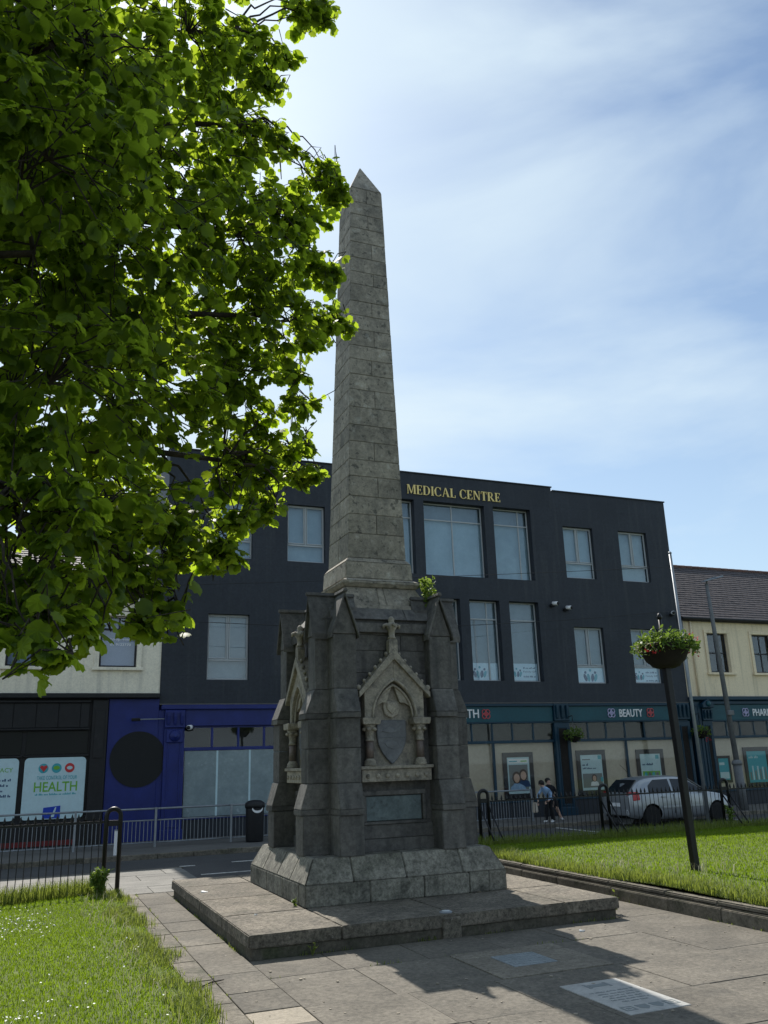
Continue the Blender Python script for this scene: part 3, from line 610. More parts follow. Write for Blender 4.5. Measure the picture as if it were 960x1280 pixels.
# ================================================================== BUILDINGS
YF = 27.78
def wall_open(name, mat, parent, x0, x1, z0, z1, ops, y, dep, back, top=True):
    """front wall with rectangular openings, real reveals and a body behind it"""
    xs = sorted({x0, x1, *[o[0] for o in ops], *[o[1] for o in ops]}); zs = sorted({z0, z1, *[o[2] for o in ops], *[o[3] for o in ops]})
    mb = MB()
    for a, b in zip(xs[:-1], xs[1:]):
        for c, d in zip(zs[:-1], zs[1:]):
            if any(o[0] <= a and b <= o[1] and o[2] <= c and d <= o[3] for o in ops): continue
            mb.quad((a, y, c), (b, y, c), (b, y, d), (a, y, d))
    for o in ops:
        a, b, c, d = o[:4]; e = y+(o[4] if len(o) > 4 else dep)
        mb.quad((a, y, c), (a, y, d), (a, e, d), (a, e, c)); mb.quad((b, y, d), (b, y, c), (b, e, c), (b, e, d))
        mb.quad((a, y, d), (b, y, d), (b, e, d), (a, e, d)); mb.quad((b, y, c), (a, y, c), (a, e, c), (b, e, c))
    mb.quad((x0, y, z0), (x0, y, z1), (x0, back, z1), (x0, back, z0)); mb.quad((x1, y, z1), (x1, y, z0), (x1, back, z0), (x1, back, z1))
    mb.quad((x0, back, z1), (x1, back, z1), (x1, back, z0), (x0, back, z0)); mb.quad((x0, y, z0), (x0, back, z0), (x1, back, z0), (x1, y, z0))
    if top: mb.quad((x0, y, z1), (x1, y, z1), (x1, back, z1), (x0, back, z1))
    return mb.build(name, mat, parent, fix=False)
def window(parent, x0, x1, z0, z1, y, vs, hs, fmat, fw=.055, back='blind', glass='glass', panes=None, sash=True, pname='window'):
    """frame with mullions vs (x fraction, z0 fraction, z1 fraction) and transoms hs; y = front of the frame"""
    fr = MB(); t = .05
    fr.box(x0, x1, y, y+t, z1-fw, z1); fr.box(x0, x1, y, y+t, z0, z0+fw); fr.box(x0, x0+fw, y, y+t, z0+fw, z1-fw); fr.box(x1-fw, x1, y, y+t, z0+fw, z1-fw)
    zh = [z0]+[z0+h*(z1-z0) for h in hs]+[z1]
    for h in hs: fr.box(x0+fw, x1-fw, y-.004, y+t-.004, z0+h*(z1-z0)-fw*.55, z0+h*(z1-z0)+fw*.55)
    cells = []
    for r in range(len(zh)-1):
        vx = [x0]+[x0+v[0]*(x1-x0) for v in vs if v[1] <= (zh[r]-z0+.01)/(z1-z0) < v[2]]+[x1]
        for v in vx[1:-1]: fr.box(v-fw*.5, v+fw*.5, y+.002, y+t-.002, zh[r]+fw*.5, zh[r+1]-fw*.5)
        for a, b in zip(vx[:-1], vx[1:]): cells.append((a, b, zh[r], zh[r+1], len(vx) > 2))
    w = fr.build(pname, fmat, parent, bevel=.006)
    for a, b, c, d, op in cells:
        if op and sash:
            g = .05; m = MB(); a_, b_, c_, d_ = a+fw*.75, b-fw*.75, c+fw*.8, d-fw*.8
            m.box(a_, b_, y-.012, y+.02, d_-.035, d_).box(a_, b_, y-.012, y+.02, c_, c_+.035).box(a_, a_+.03, y-.012, y+.02, c_+.035, d_-.035).box(b_-.03, b_, y-.012, y+.02, c_+.035, d_-.035)
            m.build('sash', fmat, w, bevel=.004)
        MB().box(a+fw*.4, b-fw*.4, y+.022, y+.028, c+fw*.4, d-fw*.4).build('pane', M[glass], w)
    if back: MB().box(x0, x1, y+.16, y+.18, z0, z1).build('blind', M[back], w)
    return w

# ---------- dark building
db = thing('medical_building', 'dark navy three storey building with gold lettering behind the obelisk', 'building', (14.1, YF, 0))
WINS = [(5.23, 6.63, 8.90, 10.97, 'c'), (7.86, 9.24, 8.90, 10.97, 'c'), (11.10, 12.75, 8.72, 11.56, 'b', .3), (13.14, 15.73, 8.71, 11.56, 'b', .5), (16.12, 17.80, 8.71, 11.58, 'b', .74),
        (19.27, 20.69, 8.91, 11.03, 'c'), (21.96, 23.39, 8.91, 11.03, 'c'),
        (5.19, 6.56, 4.84, 6.98, 'c'), (13.16, 14.46, 4.88, 7.86, 'b', .6), (14.85, 16.13, 4.87, 7.86, 'b', .66), (16.55, 17.84, 4.85, 7.86, 'n'), (19.37, 20.74, 4.80, 6.97, 'c'), (22.05, 23.40, 4.82, 6.98, 'c')]
o1 = [(w[0], w[1], w[2], w[3], .34 if w[4] != 'c' else .20) for w in WINS if w[0] < 18.8]; o2 = [(w[0], w[1], w[2], w[3], .20) for w in WINS if w[0] > 18.8]
wall_open('wall', M['navy'], db, 3.75, 18.86, 4.09, 12.60, o1, YF, .2, YF+9)
wall_open('wall', M['navy'], db, 18.86, 24.52, 4.09, 12.46, o2, YF, .2, YF+9)
MB().box(3.76, 24.5, YF+.66, YF+8.9, -.1, 4.085).build('ground_floor', M['room'], db)
box('parapet_coping', M['navytrim'], db, 3.72, 18.90, YF-.04, YF+.35, 12.602, 12.65, .006); box('parapet_coping', M['navytrim'], db, 18.91, 24.56, YF-.04, YF+.35, 12.462, 12.51, .006)
box('drip_edge', M['farpave'], db, 3.74, 24.5, YF-.025, YF+.02, 4.055, 4.088, .004)
for i, w in enumerate(WINS):
    x0, x1, z0, z1, ty = w[:5]
    low = z0 < 6; yv = YF+(.15 if ty == 'c' else .27)
    bk = 'curtain' if low else 'blind'
    if ty == 'c': window(db, x0+.004, x1-.004, z0+.004, z1-.004, yv, [(.5, .29, 1)], [.30], M['frame'], back=bk)
    elif ty == 'b' and not low:
        q = window(db, x0+.004, x1-.004, z0+.004, z1-.004, yv, [(w[5], 0, 1)], [.77], M['frame'], .05, back=None, sash=False)
        zm = z0+.77*(z1-z0); MB().box(x0+.004, x1-.004, yv+.14, yv+.16, z0, zm).build('blind', M['blind'], q); MB().box(x0+.004, x1-.004, yv+.20, yv+.22, zm-.05, z1).build('interior', M['curtain'], q)
    elif ty == 'b': window(db, x0+.004, x1-.004, z0+.004, z1-.004, yv, [(w[5], 0, 1)], [.77], M['frame'], .05, back=bk, sash=False)
    else: window(db, x0+.004, x1-.004, z0+.004, z1-.004, yv, [], [.77], M['frame'], .05, back=bk, sash=False)

# serif letters, extruded, one part each
def serif(ch):
    P = []; tk, th, sf = .19, .065, .055
    def bar(x0, x1, z0, z1): P.append([(x0, z0), (x1, z0), (x1, z1), (x0, z1)])
    def diag(xa, xb, w): P.append([(xa, 0), (xa+w, 0), (xb+w, 1), (xb, 1)])
    def ser(x0, x1, z): bar(x0-.06, x1+.06, z, z+sf) if z < .5 else bar(x0-.06, x1+.06, z-sf, z)
    def bowl(cx, cz, rx, rz, t0, t1, wmax, wmin=.05, n=12):
        pts = []
        for i in range(n):
            a = t0+(t1-t0)*i/n; b = t0+(t1-t0)*(i+1)/n
            q = []
            for t in (a, b):
                w_ = wmin+(wmax-wmin)*abs(math.cos(t))
                q.append(((cx+rx*math.cos(t), cz+rz*math.sin(t)), (cx+(rx-w_)*math.cos(t), cz+(rz-wmin)*math.sin(t))))
            P.append([q[0][0], q[1][0], q[1][1], q[0][1]])
    w = .75
    if ch == 'M': bar(.06, .06+th, 0, 1); bar(.82, .82+tk, 0, 1); P.append([(.06, 1), (.26, 1), (.56, .05), (.46, .05)]); P.append([(.46, .05), (.54, .05), (.86, 1), (.80, 1)]); ser(.06, .12, 0); ser(.82, 1.01, 0); ser(.06, .2, 1); ser(.85, 1.01, 1); w = 1.07
    elif ch == 'E': bar(.06, .06+tk, 0, 1); bar(0, .66, 0, sf); bar(0, .64, 1-sf, 1); bar(.2, .5, .48, .48+sf); bar(.60, .66, 0, .24); bar(.58, .64, .78, 1); bar(.46, .5, .38, .64); w = .70
    elif ch == 'D': bar(.06, .06+tk, 0, 1); bar(0, .4, 0, sf); bar(0, .4, 1-sf, 1); bowl(.36, .5, .50, .5, -math.pi/2, math.pi/2, .2); w = .90
    elif ch == 'I': bar(.06, .06+tk, 0, 1); ser(.06, .25, 0); ser(.06, .25, 1); w = .32
    elif ch == 'C': bowl(.46, .5, .46, .52, math.pi*.22, math.pi*1.78, .2, .05, 20); bar(.76, .80, .68, .98); bar(.78, .81, .06, .26); w = .86
    elif ch == 'A': diag(.06, .40, th); P.append([(.66, 0), (.88, 0), (.50, 1), (.38, 1)]); bar(.22, .66, .32, .37); ser(.06, .12, 0); ser(.66, .86, 0); w = .94
    elif ch == 'L': bar(.06, .06+tk, 0, 1); bar(0, .64, 0, sf); ser(.06, .25, 1); bar(.58, .64, 0, .28); w = .68
    elif ch == 'N': bar(.08, .08+th, 0, 1); bar(.74, .74+th, 0, 1); P.append([(.02, 1), (.26, 1), (.82, 0), (.70, 0)]); ser(.08, .14, 0); ser(.74, .8, 1); w = .92
    elif ch == 'T': bar(.27, .27+tk, 0, 1); bar(0, .73, 1-sf, 1); bar(0, .05, .74, 1); bar(.68, .73, .74, 1); ser(.27, .46, 0); w = .76
    elif ch == 'R': bar(.06, .06+tk, 0, 1); bar(0, .4, 1-sf, 1); bar(.2, .4, .46, .46+sf); bowl(.36, .735, .32, .265, -math.pi/2, math.pi/2, .17); P.append([(.66, 0), (.9, 0), (.46, .5), (.30, .5)]); ser(.06, .25, 0); w = .88
    return P, w
adv = 0; lst = []
for ch in 'MEDICAL CENTRE':
    if ch == ' ': adv += .42; continue
    P, w_ = serif(ch); lst.append((adv, P)); adv += w_+.10
k = (16.50-12.48)/adv
for a, P in lst:
    mb = MB()
    for i, q in enumerate(P):
        mb.prism([(12.48+(a+x)*k, 11.77+z*.36) for x, z in q], 'y', YF-.05+.0015*(i % 5), YF-.012)
    mb.build('letter', M['gold'], db)

# ---------- shopfront tools (all in the plane of the facade)
def console(shop, x0, x1, z0, z1, mat, y=None):
    y = y or YF
    c = MB().box(x0, x1, y-.16, y+.05, z0, z1).build('console_block', mat, shop, bevel=.012)
    n = 3; w = (x1-x0)/n
    for i in range(n): MB().prism([(y-.24, z1-.06), (y-.24, z1-.18), (y-.20, z0+.10), (y-.165, z0+.06), (y-.165, z1-.06)], 'x', x0+w*i+w*.22, x0+w*i+w*.78).build('scroll', mat, shop, bevel=.02, seg=2)
def pilaster(shop, x0, x1, z0, z1, mat, panel=None, y=None):
    y = y or YF
    MB().box(x0, x1, y-.10, y+.1, z0, z1).build('pilaster', mat, shop, bevel=.008)
    m = MB(); f = .11; a, b, c, d = x0+f, x1-f, z0+.35, z1-.15
    m.box(a, b, y-.125, y-.098, d-.04, d).box(a, b, y-.125, y-.098, c, c+.04).box(a, a+.04, y-.125, y-.098, c+.04, d-.04).box(b-.04, b, y-.125, y-.098, c+.04, d-.04)
    m.build('panel_moulding', mat, shop, bevel=.006)
    if panel: MB().box(a+.06, b-.06, y-.110, y-.098, c+.06, d-.06).build('panel', panel, shop)
    box('pilaster_base', mat, shop, x0-.03, x1+.03, y-.14, y+.1, z0, z0+.28, .01)
def shop_bay(shop, x0, x1, mat, matd, mulls, tmulls, zs=.62, zt=2.70, ztop=3.34, board='board', glass='glassdk', riser=None, y=None, tback='room'):
    y = y or YF
    box('stall_riser', riser or matd, shop, x0, x1, y+.02, y+.25, .085, zs, .006)
    box('sill', matd, shop, x0, x1, y-.03, y+.25, zs, zs+.06, .008)
    box('transom', mat, shop, x0, x1, y, y+.12, zt-.05, zt+.05, .008)
    for m in mulls: box('mullion', matd, shop, m-.045, m+.045, y+.01, y+.12, zs+.06, zt-.05, .008)
    for m in tmulls: box('mullion', matd, shop, m-.035, m+.035, y+.01, y+.12, zt+.05, ztop, .008)
    e = [x0]+mulls+[x1]
    for a, b in zip(e[:-1], e[1:]): MB().box(a, b, y+.026, y+.034, zs+.06, zt-.05).build('pane', M[glass], shop)
    e = [x0]+tmulls+[x1]
    for a, b in zip(e[:-1], e[1:]): MB().box(a, b, y+.026, y+.034, zt+.05, ztop).build('pane', M[glass], shop)
    if board: MB().box(x0, x1, y+.13, y+.15, zs, zt+.05).build('backing_board', M[board], shop)
    MB().box(x0, x1, y+.60, y+.62, zt, ztop+.05).build('dark_interior', M[tback], shop)
def emblem(shop, cx, cz, r, mat, y):
    for i in range(4):
        t = math.pi/4+i*math.pi/2; c = (cx+r*.5*math.cos(t), cz+r*.5*math.sin(t))
        MB().tube([(c[0]+r*.42*math.cos(u), y, c[1]+r*.42*math.sin(u)) for u in [2*math.pi*j/14 for j in range(15)]], r*.10, 6).build('emblem_loop', mat, shop, True)
    MB().tube([(cx+r*.36*math.cos(u), y-.008, cz+r*.36*math.sin(u)) for u in [2*math.pi*j/14 for j in range(15)]], r*.09, 6).build('emblem_loop', mat, shop, True)

# ---------- teal shopfront of the dark building
ts = MB().box(9.6, 24.36, YF+.05, YF+.2, 3.34, 4.05).build('shopfront', M['teal'], db)
box('fascia', M['teal'], ts, 9.6, 18.04, YF-.06, YF+.048, 3.40, 3.98, .01); box('fascia', M['teal'], ts, 18.72, 23.74, YF-.06, YF+.048, 3.40, 3.98, .01)
box('fascia_moulding', M['tealdark'], ts, 9.6, 18.04, YF-.14, YF-.062, 3.94, 4.04, .02); box('fascia_moulding', M['tealdark'], ts, 18.72, 23.74, YF-.14, YF-.062, 3.94, 4.04, .02)
box('fascia_moulding', M['tealdark'], ts, 9.6, 24.3, YF-.09, YF-.062, 3.345, 3.40, .01)
for (a, b) in ((18.05, 18.71), (23.75, 24.36)):
    console(ts, a, b, 3.41, 4.04, M['tealdark']); pilaster(ts, a, b, .085, 3.34, M['tealdark'], M['basket'])
shop_bay(ts, 9.6, 18.05, M['tealdark'], M['tealdark'], [11.2, 13.6, 15.50], [10.6, 11.8, 12.9, 13.8, 14.65, 15.48, 16.31, 17.19], riser=M['navytrim'])
shop_bay(ts, 18.71, 23.75, M['tealdark'], M['tealdark'], [21.28], [19.58, 20.40, 21.28, 22.20, 23.16], riser=M['navytrim'])
wall_text('HEALTH', M['white'], ts, 13.55, YF-.075, 3.55, 1.38, .30, .015, .01)
wall_text('BEAUTY', M['white'], ts, 21.03, YF-.075, 3.53, 1.09, .29, .015, .01)
emblem(ts, 15.22, 3.68, .20, M['pinkem'], YF-.08); emblem(ts, 20.66, 3.68, .20, M['lilacem'], YF-.08); emblem(ts, 22.50, 3.68, .20, M['pinkem'], YF-.08)

# ---------- blue shopfront of the dark building
bs = MB().box(3.80, 9.5, YF+.05, YF+.2, 3.34, 4.05).build('shopfront', M['blue'], db)
box('fascia', M['blue'], bs, 4.56, 9.5, YF-.06, YF+.048, 3.40, 3.99, .01); box('fascia_moulding', M['blue'], bs, 3.80, 9.5, YF-.16, YF-.062, 3.90, 4.045, .02)
console(bs, 3.92, 4.54, 3.35, 3.88, M['blue']); pilaster(bs, 3.92, 4.54, .085, 3.34, M['blue'])
MB().box(3.98, 4.48, YF-.17, YF-.128, 2.90, 3.30).build('rosette_block', M['blue'], bs, bevel=.02)
MB().lathe([(.17, -.02), (.15, -.05), (.08, -.06), (.06, -.09), (.0, -.10)], (4.23, YF-.165, 3.10), 14, 'y').build('rosette', M['blue'], bs, True)
shop_bay(bs, 4.55, 9.5, M['blue'], M['blue'], [], [5.42, 6.26, 7.10, 7.95, 8.75], board=None, glass='glassdk', riser=M['navytrim'])
box('infill_panel', M['blue'], bs, 3.745, 3.918, YF-.015, YF+.2, .085, 3.88, .004)
for a, b in ((4.58, 5.585), (5.62, 6.625), (6.66, 7.70), (7.74, 8.75), (8.79, 9.48)):
    MB().box(a, b, YF+.02, YF+.058, .70, 2.64).build('whitewashed_pane', M['frosted'], bs, bevel=.003)
for x in (5.60, 6.64, 7.72, 8.77): box('glazing_strip', M['paper'], bs, x-.03, x+.03, YF+.012, YF+.05, .70, 2.64, .003)

# ---------- left cream building
cl = thing('cream_building', 'off white rendered building with black shopfront behind the hanging tree branches', 'building', (-3, YF, 0))
LW = [(1.87, 2.99, 5.20, 6.80), (-.78, .33, 5.20, 6.80), (-3.45, -2.33, 5.20, 6.80), (-6.1, -4.98, 5.20, 6.80)]
wall_open('wall', M['cream'], cl, -12, 3.742, 4.40, 7.36, LW, YF+.02, .16, YF+9)
for w in LW:
    q = window(cl, w[0]+.003, w[1]-.003, w[2]+.003, w[3]-.003, YF+.12, [(.5, .7, 1)], [.74], M['frameblk'], .06, back='lilac', sash=False)
    a, b, c, d = w; m = MB(); y0, y1 = YF-.015, YF+.017; t = .15
    m.box(a-t, b+t, y0, y1, d+.002, d+t).box(a-t, a-.002, y0, y1, c, d).box(b+.002, b+t, y0, y1, c, d); m.build('architrave', M['cream'], q, bevel=.01)
    box('sill', M['cream'], q, a-.2, b+.2, YF-.09, YF+.018, c-.10, c-.004, .01)
wall_text('chiropractor', M['white'], cl, 2.12, YF+.135, 6.02, .72, .10, .002); wall_text('01 9122770', M['white'], cl, 2.18, YF+.135, 5.88, .62, .075, .002)
box('cornice', M['cream'], cl, -12, 3.74, YF-.10, YF+.018, 7.24, 7.42, .02)
def slate_roof(parent, x0, x1, ye, ze, yr, zr_, rows, mat, vis=(None, None)):
    mb = MB(); sl_ = Vector((0, yr-ye, zr_-ze)); L = sl_.length; d = sl_.normalized(); nrm = Vector((0, -d.z, d.y)); mb2 = MB()
    mb2.add([(x0, ye, ze-.05), (x1, ye, ze-.05), (x1, yr, zr_-.05), (x0, yr, zr_-.05), (x1, 2*yr-ye, ze-.05), (x0, 2*yr-ye, ze-.05)], [(0, 1, 2, 3), (3, 2, 4, 5), (0, 3, 5), (1, 4, 2), (0, 5, 4, 1)]); rf = mb2.build('roof', mat, parent)
    rowh = L/rows; sw = .30
    for r in range(rows):
        x = x0-(sw/2 if r % 2 else 0)
        while x < x1:
            a, b = max(x, x0)+.004, min(x+sw, x1)-.004
            if b > a:
                j = random.uniform(0, .008); p0 = Vector((0, ye, ze))+d*(r*rowh-.01)+nrm*(.022+j); p1 = Vector((0, ye, ze))+d*(r*rowh+rowh*1.25)+nrm*.004
                q0, q1 = p0-nrm*.014, p1-nrm*.004
                mb.add([(a, p0.y, p0.z), (b, p0.y, p0.z), (b, p1.y, p1.z), (a, p1.y, p1.z), (a, q0.y, q0.z), (b, q0.y, q0.z)], [(0, 1, 2, 3), (4, 5, 1, 0)])
            x += sw
    tag(mb.build('slates', mat, rf, fix=False), kind='stuff')
    return rf
slate_roof(cl, -12, 3.74, YF+.1, 7.42, YF+3.4, 9.7, 22, M['slate'])
MB().box(-11.9, 3.74, YF+.25, YF+8.9, -.1, 4.39).build('ground_floor', M['room'], cl)
ls = MB().box(-12, 2.24, YF+.06, YF+.2, .085, 4.30).build('shopfront', M['black'], cl)
box('cornice', M['black'], ls, -12, 3.742, YF-.22, YF+.05, 4.24, 4.395, .03)
x = -6.0
while x < 1.6:
    box('fascia_board', M['black'], ls, x+.004, min(x+.62, 1.70)-.004, YF-.02, YF+.055, 3.40, 4.12, .008); x += .62
box('fascia_moulding', M['black'], ls, -6, 1.72, YF-.10, YF+.055, 3.33, 3.39, .01); box('fascia_moulding', M['black'], ls, -6, 1.72, YF-.10, YF+.055, 4.12, 4.20, .015)
box('pilaster', M['black'], ls, 1.78, 2.23, YF-.08, YF+.055, .085, 4.2, .01); box('pilaster_panel', M['black'], ls, 1.86, 2.15, YF-.105, YF-.082, 2.5, 3.9, .008)
for a, b in ((.0, 1.70), (-1.86, -.13), (-3.7, -1.98)):
    MB().box(a, b, YF+.02, YF+.05, 2.64, 3.30).build('transom_pane', M['darkpane'], ls, bevel=.004)
    box('transom_bead', M['black'], ls, a-.05, b+.05, YF-.03, YF+.055, 2.57, 2.63, .006)
box('stall_riser', M['black'], ls, -6, 1.74, YF-.04, YF+.055, .085, .78, .01); box('red_strip', M['redband'], ls, -6, 1.5, YF-.052, YF-.042, .12, .26, .002)
bp_ = MB().box(2.25, 3.742, YF-.02, YF+.2, .085, 4.232).build('blue_panel', M['blue'], cl, bevel=.006)
disc(MB(), 3.17, 2.44, .82, YF-.045, 48, th=.022).build('black_disc', M['blackdisc'], bp_)
MB().tube([(3.90, YF-.13, 3.62), (3.15, YF-.30, 3.60)], .018, 6).build('sign_bracket', M['galv'], bp_)
MB().tube([(3.15, YF-.30, 3.60), (2.90, YF-.33, 3.59)], .05, 6).build('bracket_end', M['plastic'], bp_)

# posters standing in the black shopfront
def poster(name, label, x0, x1, z0, z1, y, mat, frame=None, fw=.10, group=None, cat='poster'):
    t = thing(name, label, cat, ((x0+x1)/2, y, z0), group)
    if frame:
        m = MB(); m.box(x0, x1, y-.02, y+.03, z1-fw, z1).box(x0, x1, y-.02, y+.03, z0, z0+fw).box(x0, x0+fw, y-.02, y+.03, z0+fw, z1-fw).box(x1-fw, x1, y-.02, y+.03, z0+fw, z1-fw); m.build('frame', frame, t, bevel=.008)
    MB().box(x0+.01, x1-.01, y, y+.012, z0+.01, z1-.01).build('sheet', mat, t)
    return t
def words(t, mat, x0, x1, z, h, y):
    x = x0; mb = MB(); yy = 0
    while x < x1-.03:
        w = min(random.uniform(1.2, 4.5)*h, x1-x); n_ = max(1, int(w/(h*.55)))
        for i in range(n_):
            a = x+i*w/n_; hh = h*random.choice((.62, .62, 1.0)); mb.box(a, a+w/n_*.72, y-.003, y-.0005, z, z+hh)
        x += w+h*.5
    tag(mb.build('small_print', mat, t), kind='stuff')
def prn(t, mat, x0, x1, z0, z1, y, name='print'): MB().box(x0, x1, y-.003, y-.0005, z0, z1).build(name, mat, t)
YP = YF-.02
p = thing('health_poster', 'pale blue HEALTH poster with three round icons in the black shopfront', 'poster', (.85, YP, .84))
rr = .12; poly = []
for cx_, cz_, t0 in ((1.69-rr, .84+rr, -90), (1.69-rr, 2.55-rr, 0), (.0+rr, 2.55-rr, 90), (.0+rr, .84+rr, 180)):
    for i in range(5): t = R(t0+i*22.5); poly.append((cx_+rr*math.cos(t), cz_+rr*math.sin(t)))
MB().prism(poly, 'y', YP, YP+.03).build('sheet', M['paper'], p)
wall_text('HEALTH', M['pgreen'], p, .30, YP-.003, 1.60, 1.18, .27, .002, .012); wall_text('TAKE CONTROL OF YOUR', M['pteal'], p, .36, YP-.003, 1.93, 1.10, .11, .002, .0)
for cx_, mt in ((.52, 'pred'), (.88, 'pgreen'), (1.24, 'skin1')): disc(MB(), cx_, 2.25, .135, YP-.005, 20).build('icon', M['pteal' if mt != 'skin1' else 'pred'], p)
MB().prism([(.42, 2.28), (.45, 2.33), (.50, 2.33), (.53, 2.30), (.56, 2.33), (.61, 2.33), (.63, 2.28), (.53, 2.15)], 'y', YP-.009, YP-.006).build('heart_print', M['pred'], p)
disc(MB(), 1.24, 2.25, .08, YP-.009, 14, .05).build('print', M['paper'], p); disc(MB(), .88, 2.26, .09, YP-.009, 14, .06).build('print', M['pgreen'], p)
words(p, M['pteal'], .34, 1.46, 1.50, .055, YP)
MB().prism([(.58, .86), (.60, 1.16), (1.06, 1.20), (1.06, .86)], 'y', YP-.006, YP-.003).build('print', M['pblue'], p); MB().prism([(.80, .88), (.92, 1.16), (.95, 1.16), (.90, .9)], 'y', YP-.010, YP-.007).build('print', M['paper'], p)
p = thing('text_poster', 'pale blue poster of printed lines at the left edge of the shopfront', 'poster', (-1.0, YP, .84))
MB().prism([(q[0]-1.84, q[1]) for q in poly], 'y', YP, YP+.03).build('sheet', M['paper'], p)
wall_text('PHARMACY', M['pgreen'], p, -1.20, YP-.003, 2.17, .90, .12, .002)
for i, e_ in enumerate((-.32, -.38, -.52, -.30, -.62, -.58, -.66)): words(p, M['pnavy'], -1.32, e_, 1.92-i*.145, .07, YP)

# ---------- right cream building
rc = thing('pharmacy_building', 'warm cream building with slate roof and teal shopfront at the right edge', 'building', (31, YF, 0))
RW = [(25.90, 26.98, 5.28, 6.90), (28.34, 29.42, 5.28, 6.90), (30.8, 31.9, 5.28, 6.90), (33.3, 34.4, 5.28, 6.90)]
wall_open('wall', M['cream2'], rc, 24.53, 42, 4.30, 7.44, RW, YF+.03, .18, YF+7.2)
for w in RW:
    q = window(rc, w[0]+.003, w[1]-.003, w[2]+.003, w[3]-.003, YF+.15, [(.5, 0, .5), (.5, .49, 1)], [.5], M['frameblk'], .055, back='room', sash=False)
    a, b, c, d = w; m = MB(); y0, y1 = YF-.02, YF+.027; t = .14
    m.box(a-t, b+t, y0, y1, d+.002, d+t).box(a-t, a-.002, y0, y1, c, d).box(b+.002, b+t, y0, y1, c, d); m.build('architrave', M['cream2'], q, bevel=.01)
    box('sill', M['cream2'], q, a-.2, b+.2, YF-.09, YF+.028, c-.10, c-.004, .01)
box('eaves_board', M['plastic'], rc, 24.53, 42, YF-.16, YF+.03, 7.37, 7.50, .01)
MB().tube([(24.55, YF-.20, 7.46), (42, YF-.20, 7.46)], .07, 8).build('gutter', M['plastic'], rc)
slate_roof(rc, 24.53, 42, YF-.2, 7.50, YF+3.6, 10.62, 24, M['slate'])
x = 24.53
while x < 42: MB().tube([(x, YF+3.6, 10.62), (x+.42, YF+3.6, 10.63)], .10, 8).build('ridge_tile', M['ridge'], rc, True); x += .44
MB().tube([(25.08, YF-.04, 7.4), (25.08, YF-.04, 4.3)], .04, 8).build('downpipe', M['cream2'], rc, True)
MB().tube([(24.62, YF-.08, 7.4), (24.62, YF-.08, .1)], .038, 8).build('downpipe', M['post'], rc, True)
MB().box(24.54, 41.9, YF+.66, YF+7.1, -.1, 4.29).build('ground_floor', M['room'], rc)
rs = MB().box(24.53, 42, YF+.05, YF+.2, 3.34, 4.20).build('shopfront', M['teal'], rc)
box('cornice', M['tealdark'], rs, 24.54, 42, YF-.22, YF+.03, 4.14, 4.30, .03); box('fascia', M['teal'], rs, 25.52, 42, YF-.06, YF+.048, 3.36, 3.98, .01); box('fascia_moulding', M['tealdark'], rs, 25.52, 42, YF-.13, YF-.062, 3.98, 4.12, .02)
box('fascia_moulding', M['tealdark'], rs, 25.52, 42, YF-.09, YF-.062, 3.30, 3.36, .01)
pilaster(rs, 24.56, 24.98, .085, 4.1, M['tealdark']); console(rs, 25.02, 25.50, 3.35, 3.82, M['tealdark']); pilaster(rs, 25.02, 25.50, .085, 3.34, M['tealdark'], M['basket'])
MB().prism([(24.98, 3.84), (25.54, 3.84), (25.54, 4.02), (25.26, 4.20), (24.98, 4.02)], 'y', YF-.28, YF-.05).build('console_cap', M['tealdark'], rs, bevel=.02)
MB().lathe([(.12, -.02), (.10, -.05), (.03, -.06)], (25.26, YF-.28, 4.0), 14, 'y').build('rosette', M['teal'], rs, True)
shop_bay(rs, 25.51, 42, M['tealdark'], M['tealdark'], [29.4, 33.5, 37.5], [26.3, 27.0, 27.75, 28.5, 29.3, 30.1, 31, 32, 33, 34, 35, 36, 37, 38, 39, 40, 41], riser=M['navytrim'])
wall_text('PHARMACY', M['white'], rs, 27.72, YF-.075, 3.51, 1.62, .29, .015, .01); emblem(rs, 27.33, 3.66, .20, M['lilacem'], YF-.08)

# ---------- framed posters in the teal shop windows
YW = YF+.085
def face(t, cx, cz, r, y, hair=True, body=None):
    disc(MB(), cx, cz+r*.15, r*1.15, y-.004, 20, r*1.35, .002).build('hair_print', M['hairp'], t); disc(MB(), cx, cz, r*.78, y-.008, 20, r, .002).build('face_print', M['skin1'], t)
    if body: MB().prism([(cx-r*1.9, cz-r*2.6), (cx+r*1.9, cz-r*2.6), (cx+r*1.5, cz-r*1.3), (cx+r*.3, cz-r*.9), (cx-r*.3, cz-r*.9), (cx-r*1.5, cz-r*1.3)], 'y', y-.003, y-.001).build('body_print', M[body], t)
t = poster('framed_poster', 'black framed portrait poster in the teal shop window behind the two people', 15.87, 17.13, .74, 2.33, YW, M['paper'], M['frameblk'], .17)
prn(t, M['white'], 16.10, 16.90, 1.95, 2.10, YW); prn(t, M['pteal'], 16.12, 16.45, 2.0, 2.04, YW-.004); prn(t, M['pgreen'], 16.6, 16.86, 2.0, 2.04, YW-.004); prn(t, M['pgrey'], 16.10, 16.88, 1.0, 1.9, YW)
face(t, 16.68, 1.52, .15, YW-.004, body='pnavy'); MB().prism([(16.12, 1.02), (16.78, 1.02), (16.70, 1.16), (16.50, 1.26), (16.28, 1.26), (16.14, 1.14)], 'y', YW-.016, YW-.013).build('body_print', M['cloth_blue'], t); face(t, 16.39, 1.44, .155, YW-.013)
t = poster('framed_poster', 'black framed poster of a small figure left of the BEAUTY window mullion', 19.0, 20.30, .74, 2.34, YW, M['paper'], M['frameblk'], .17)
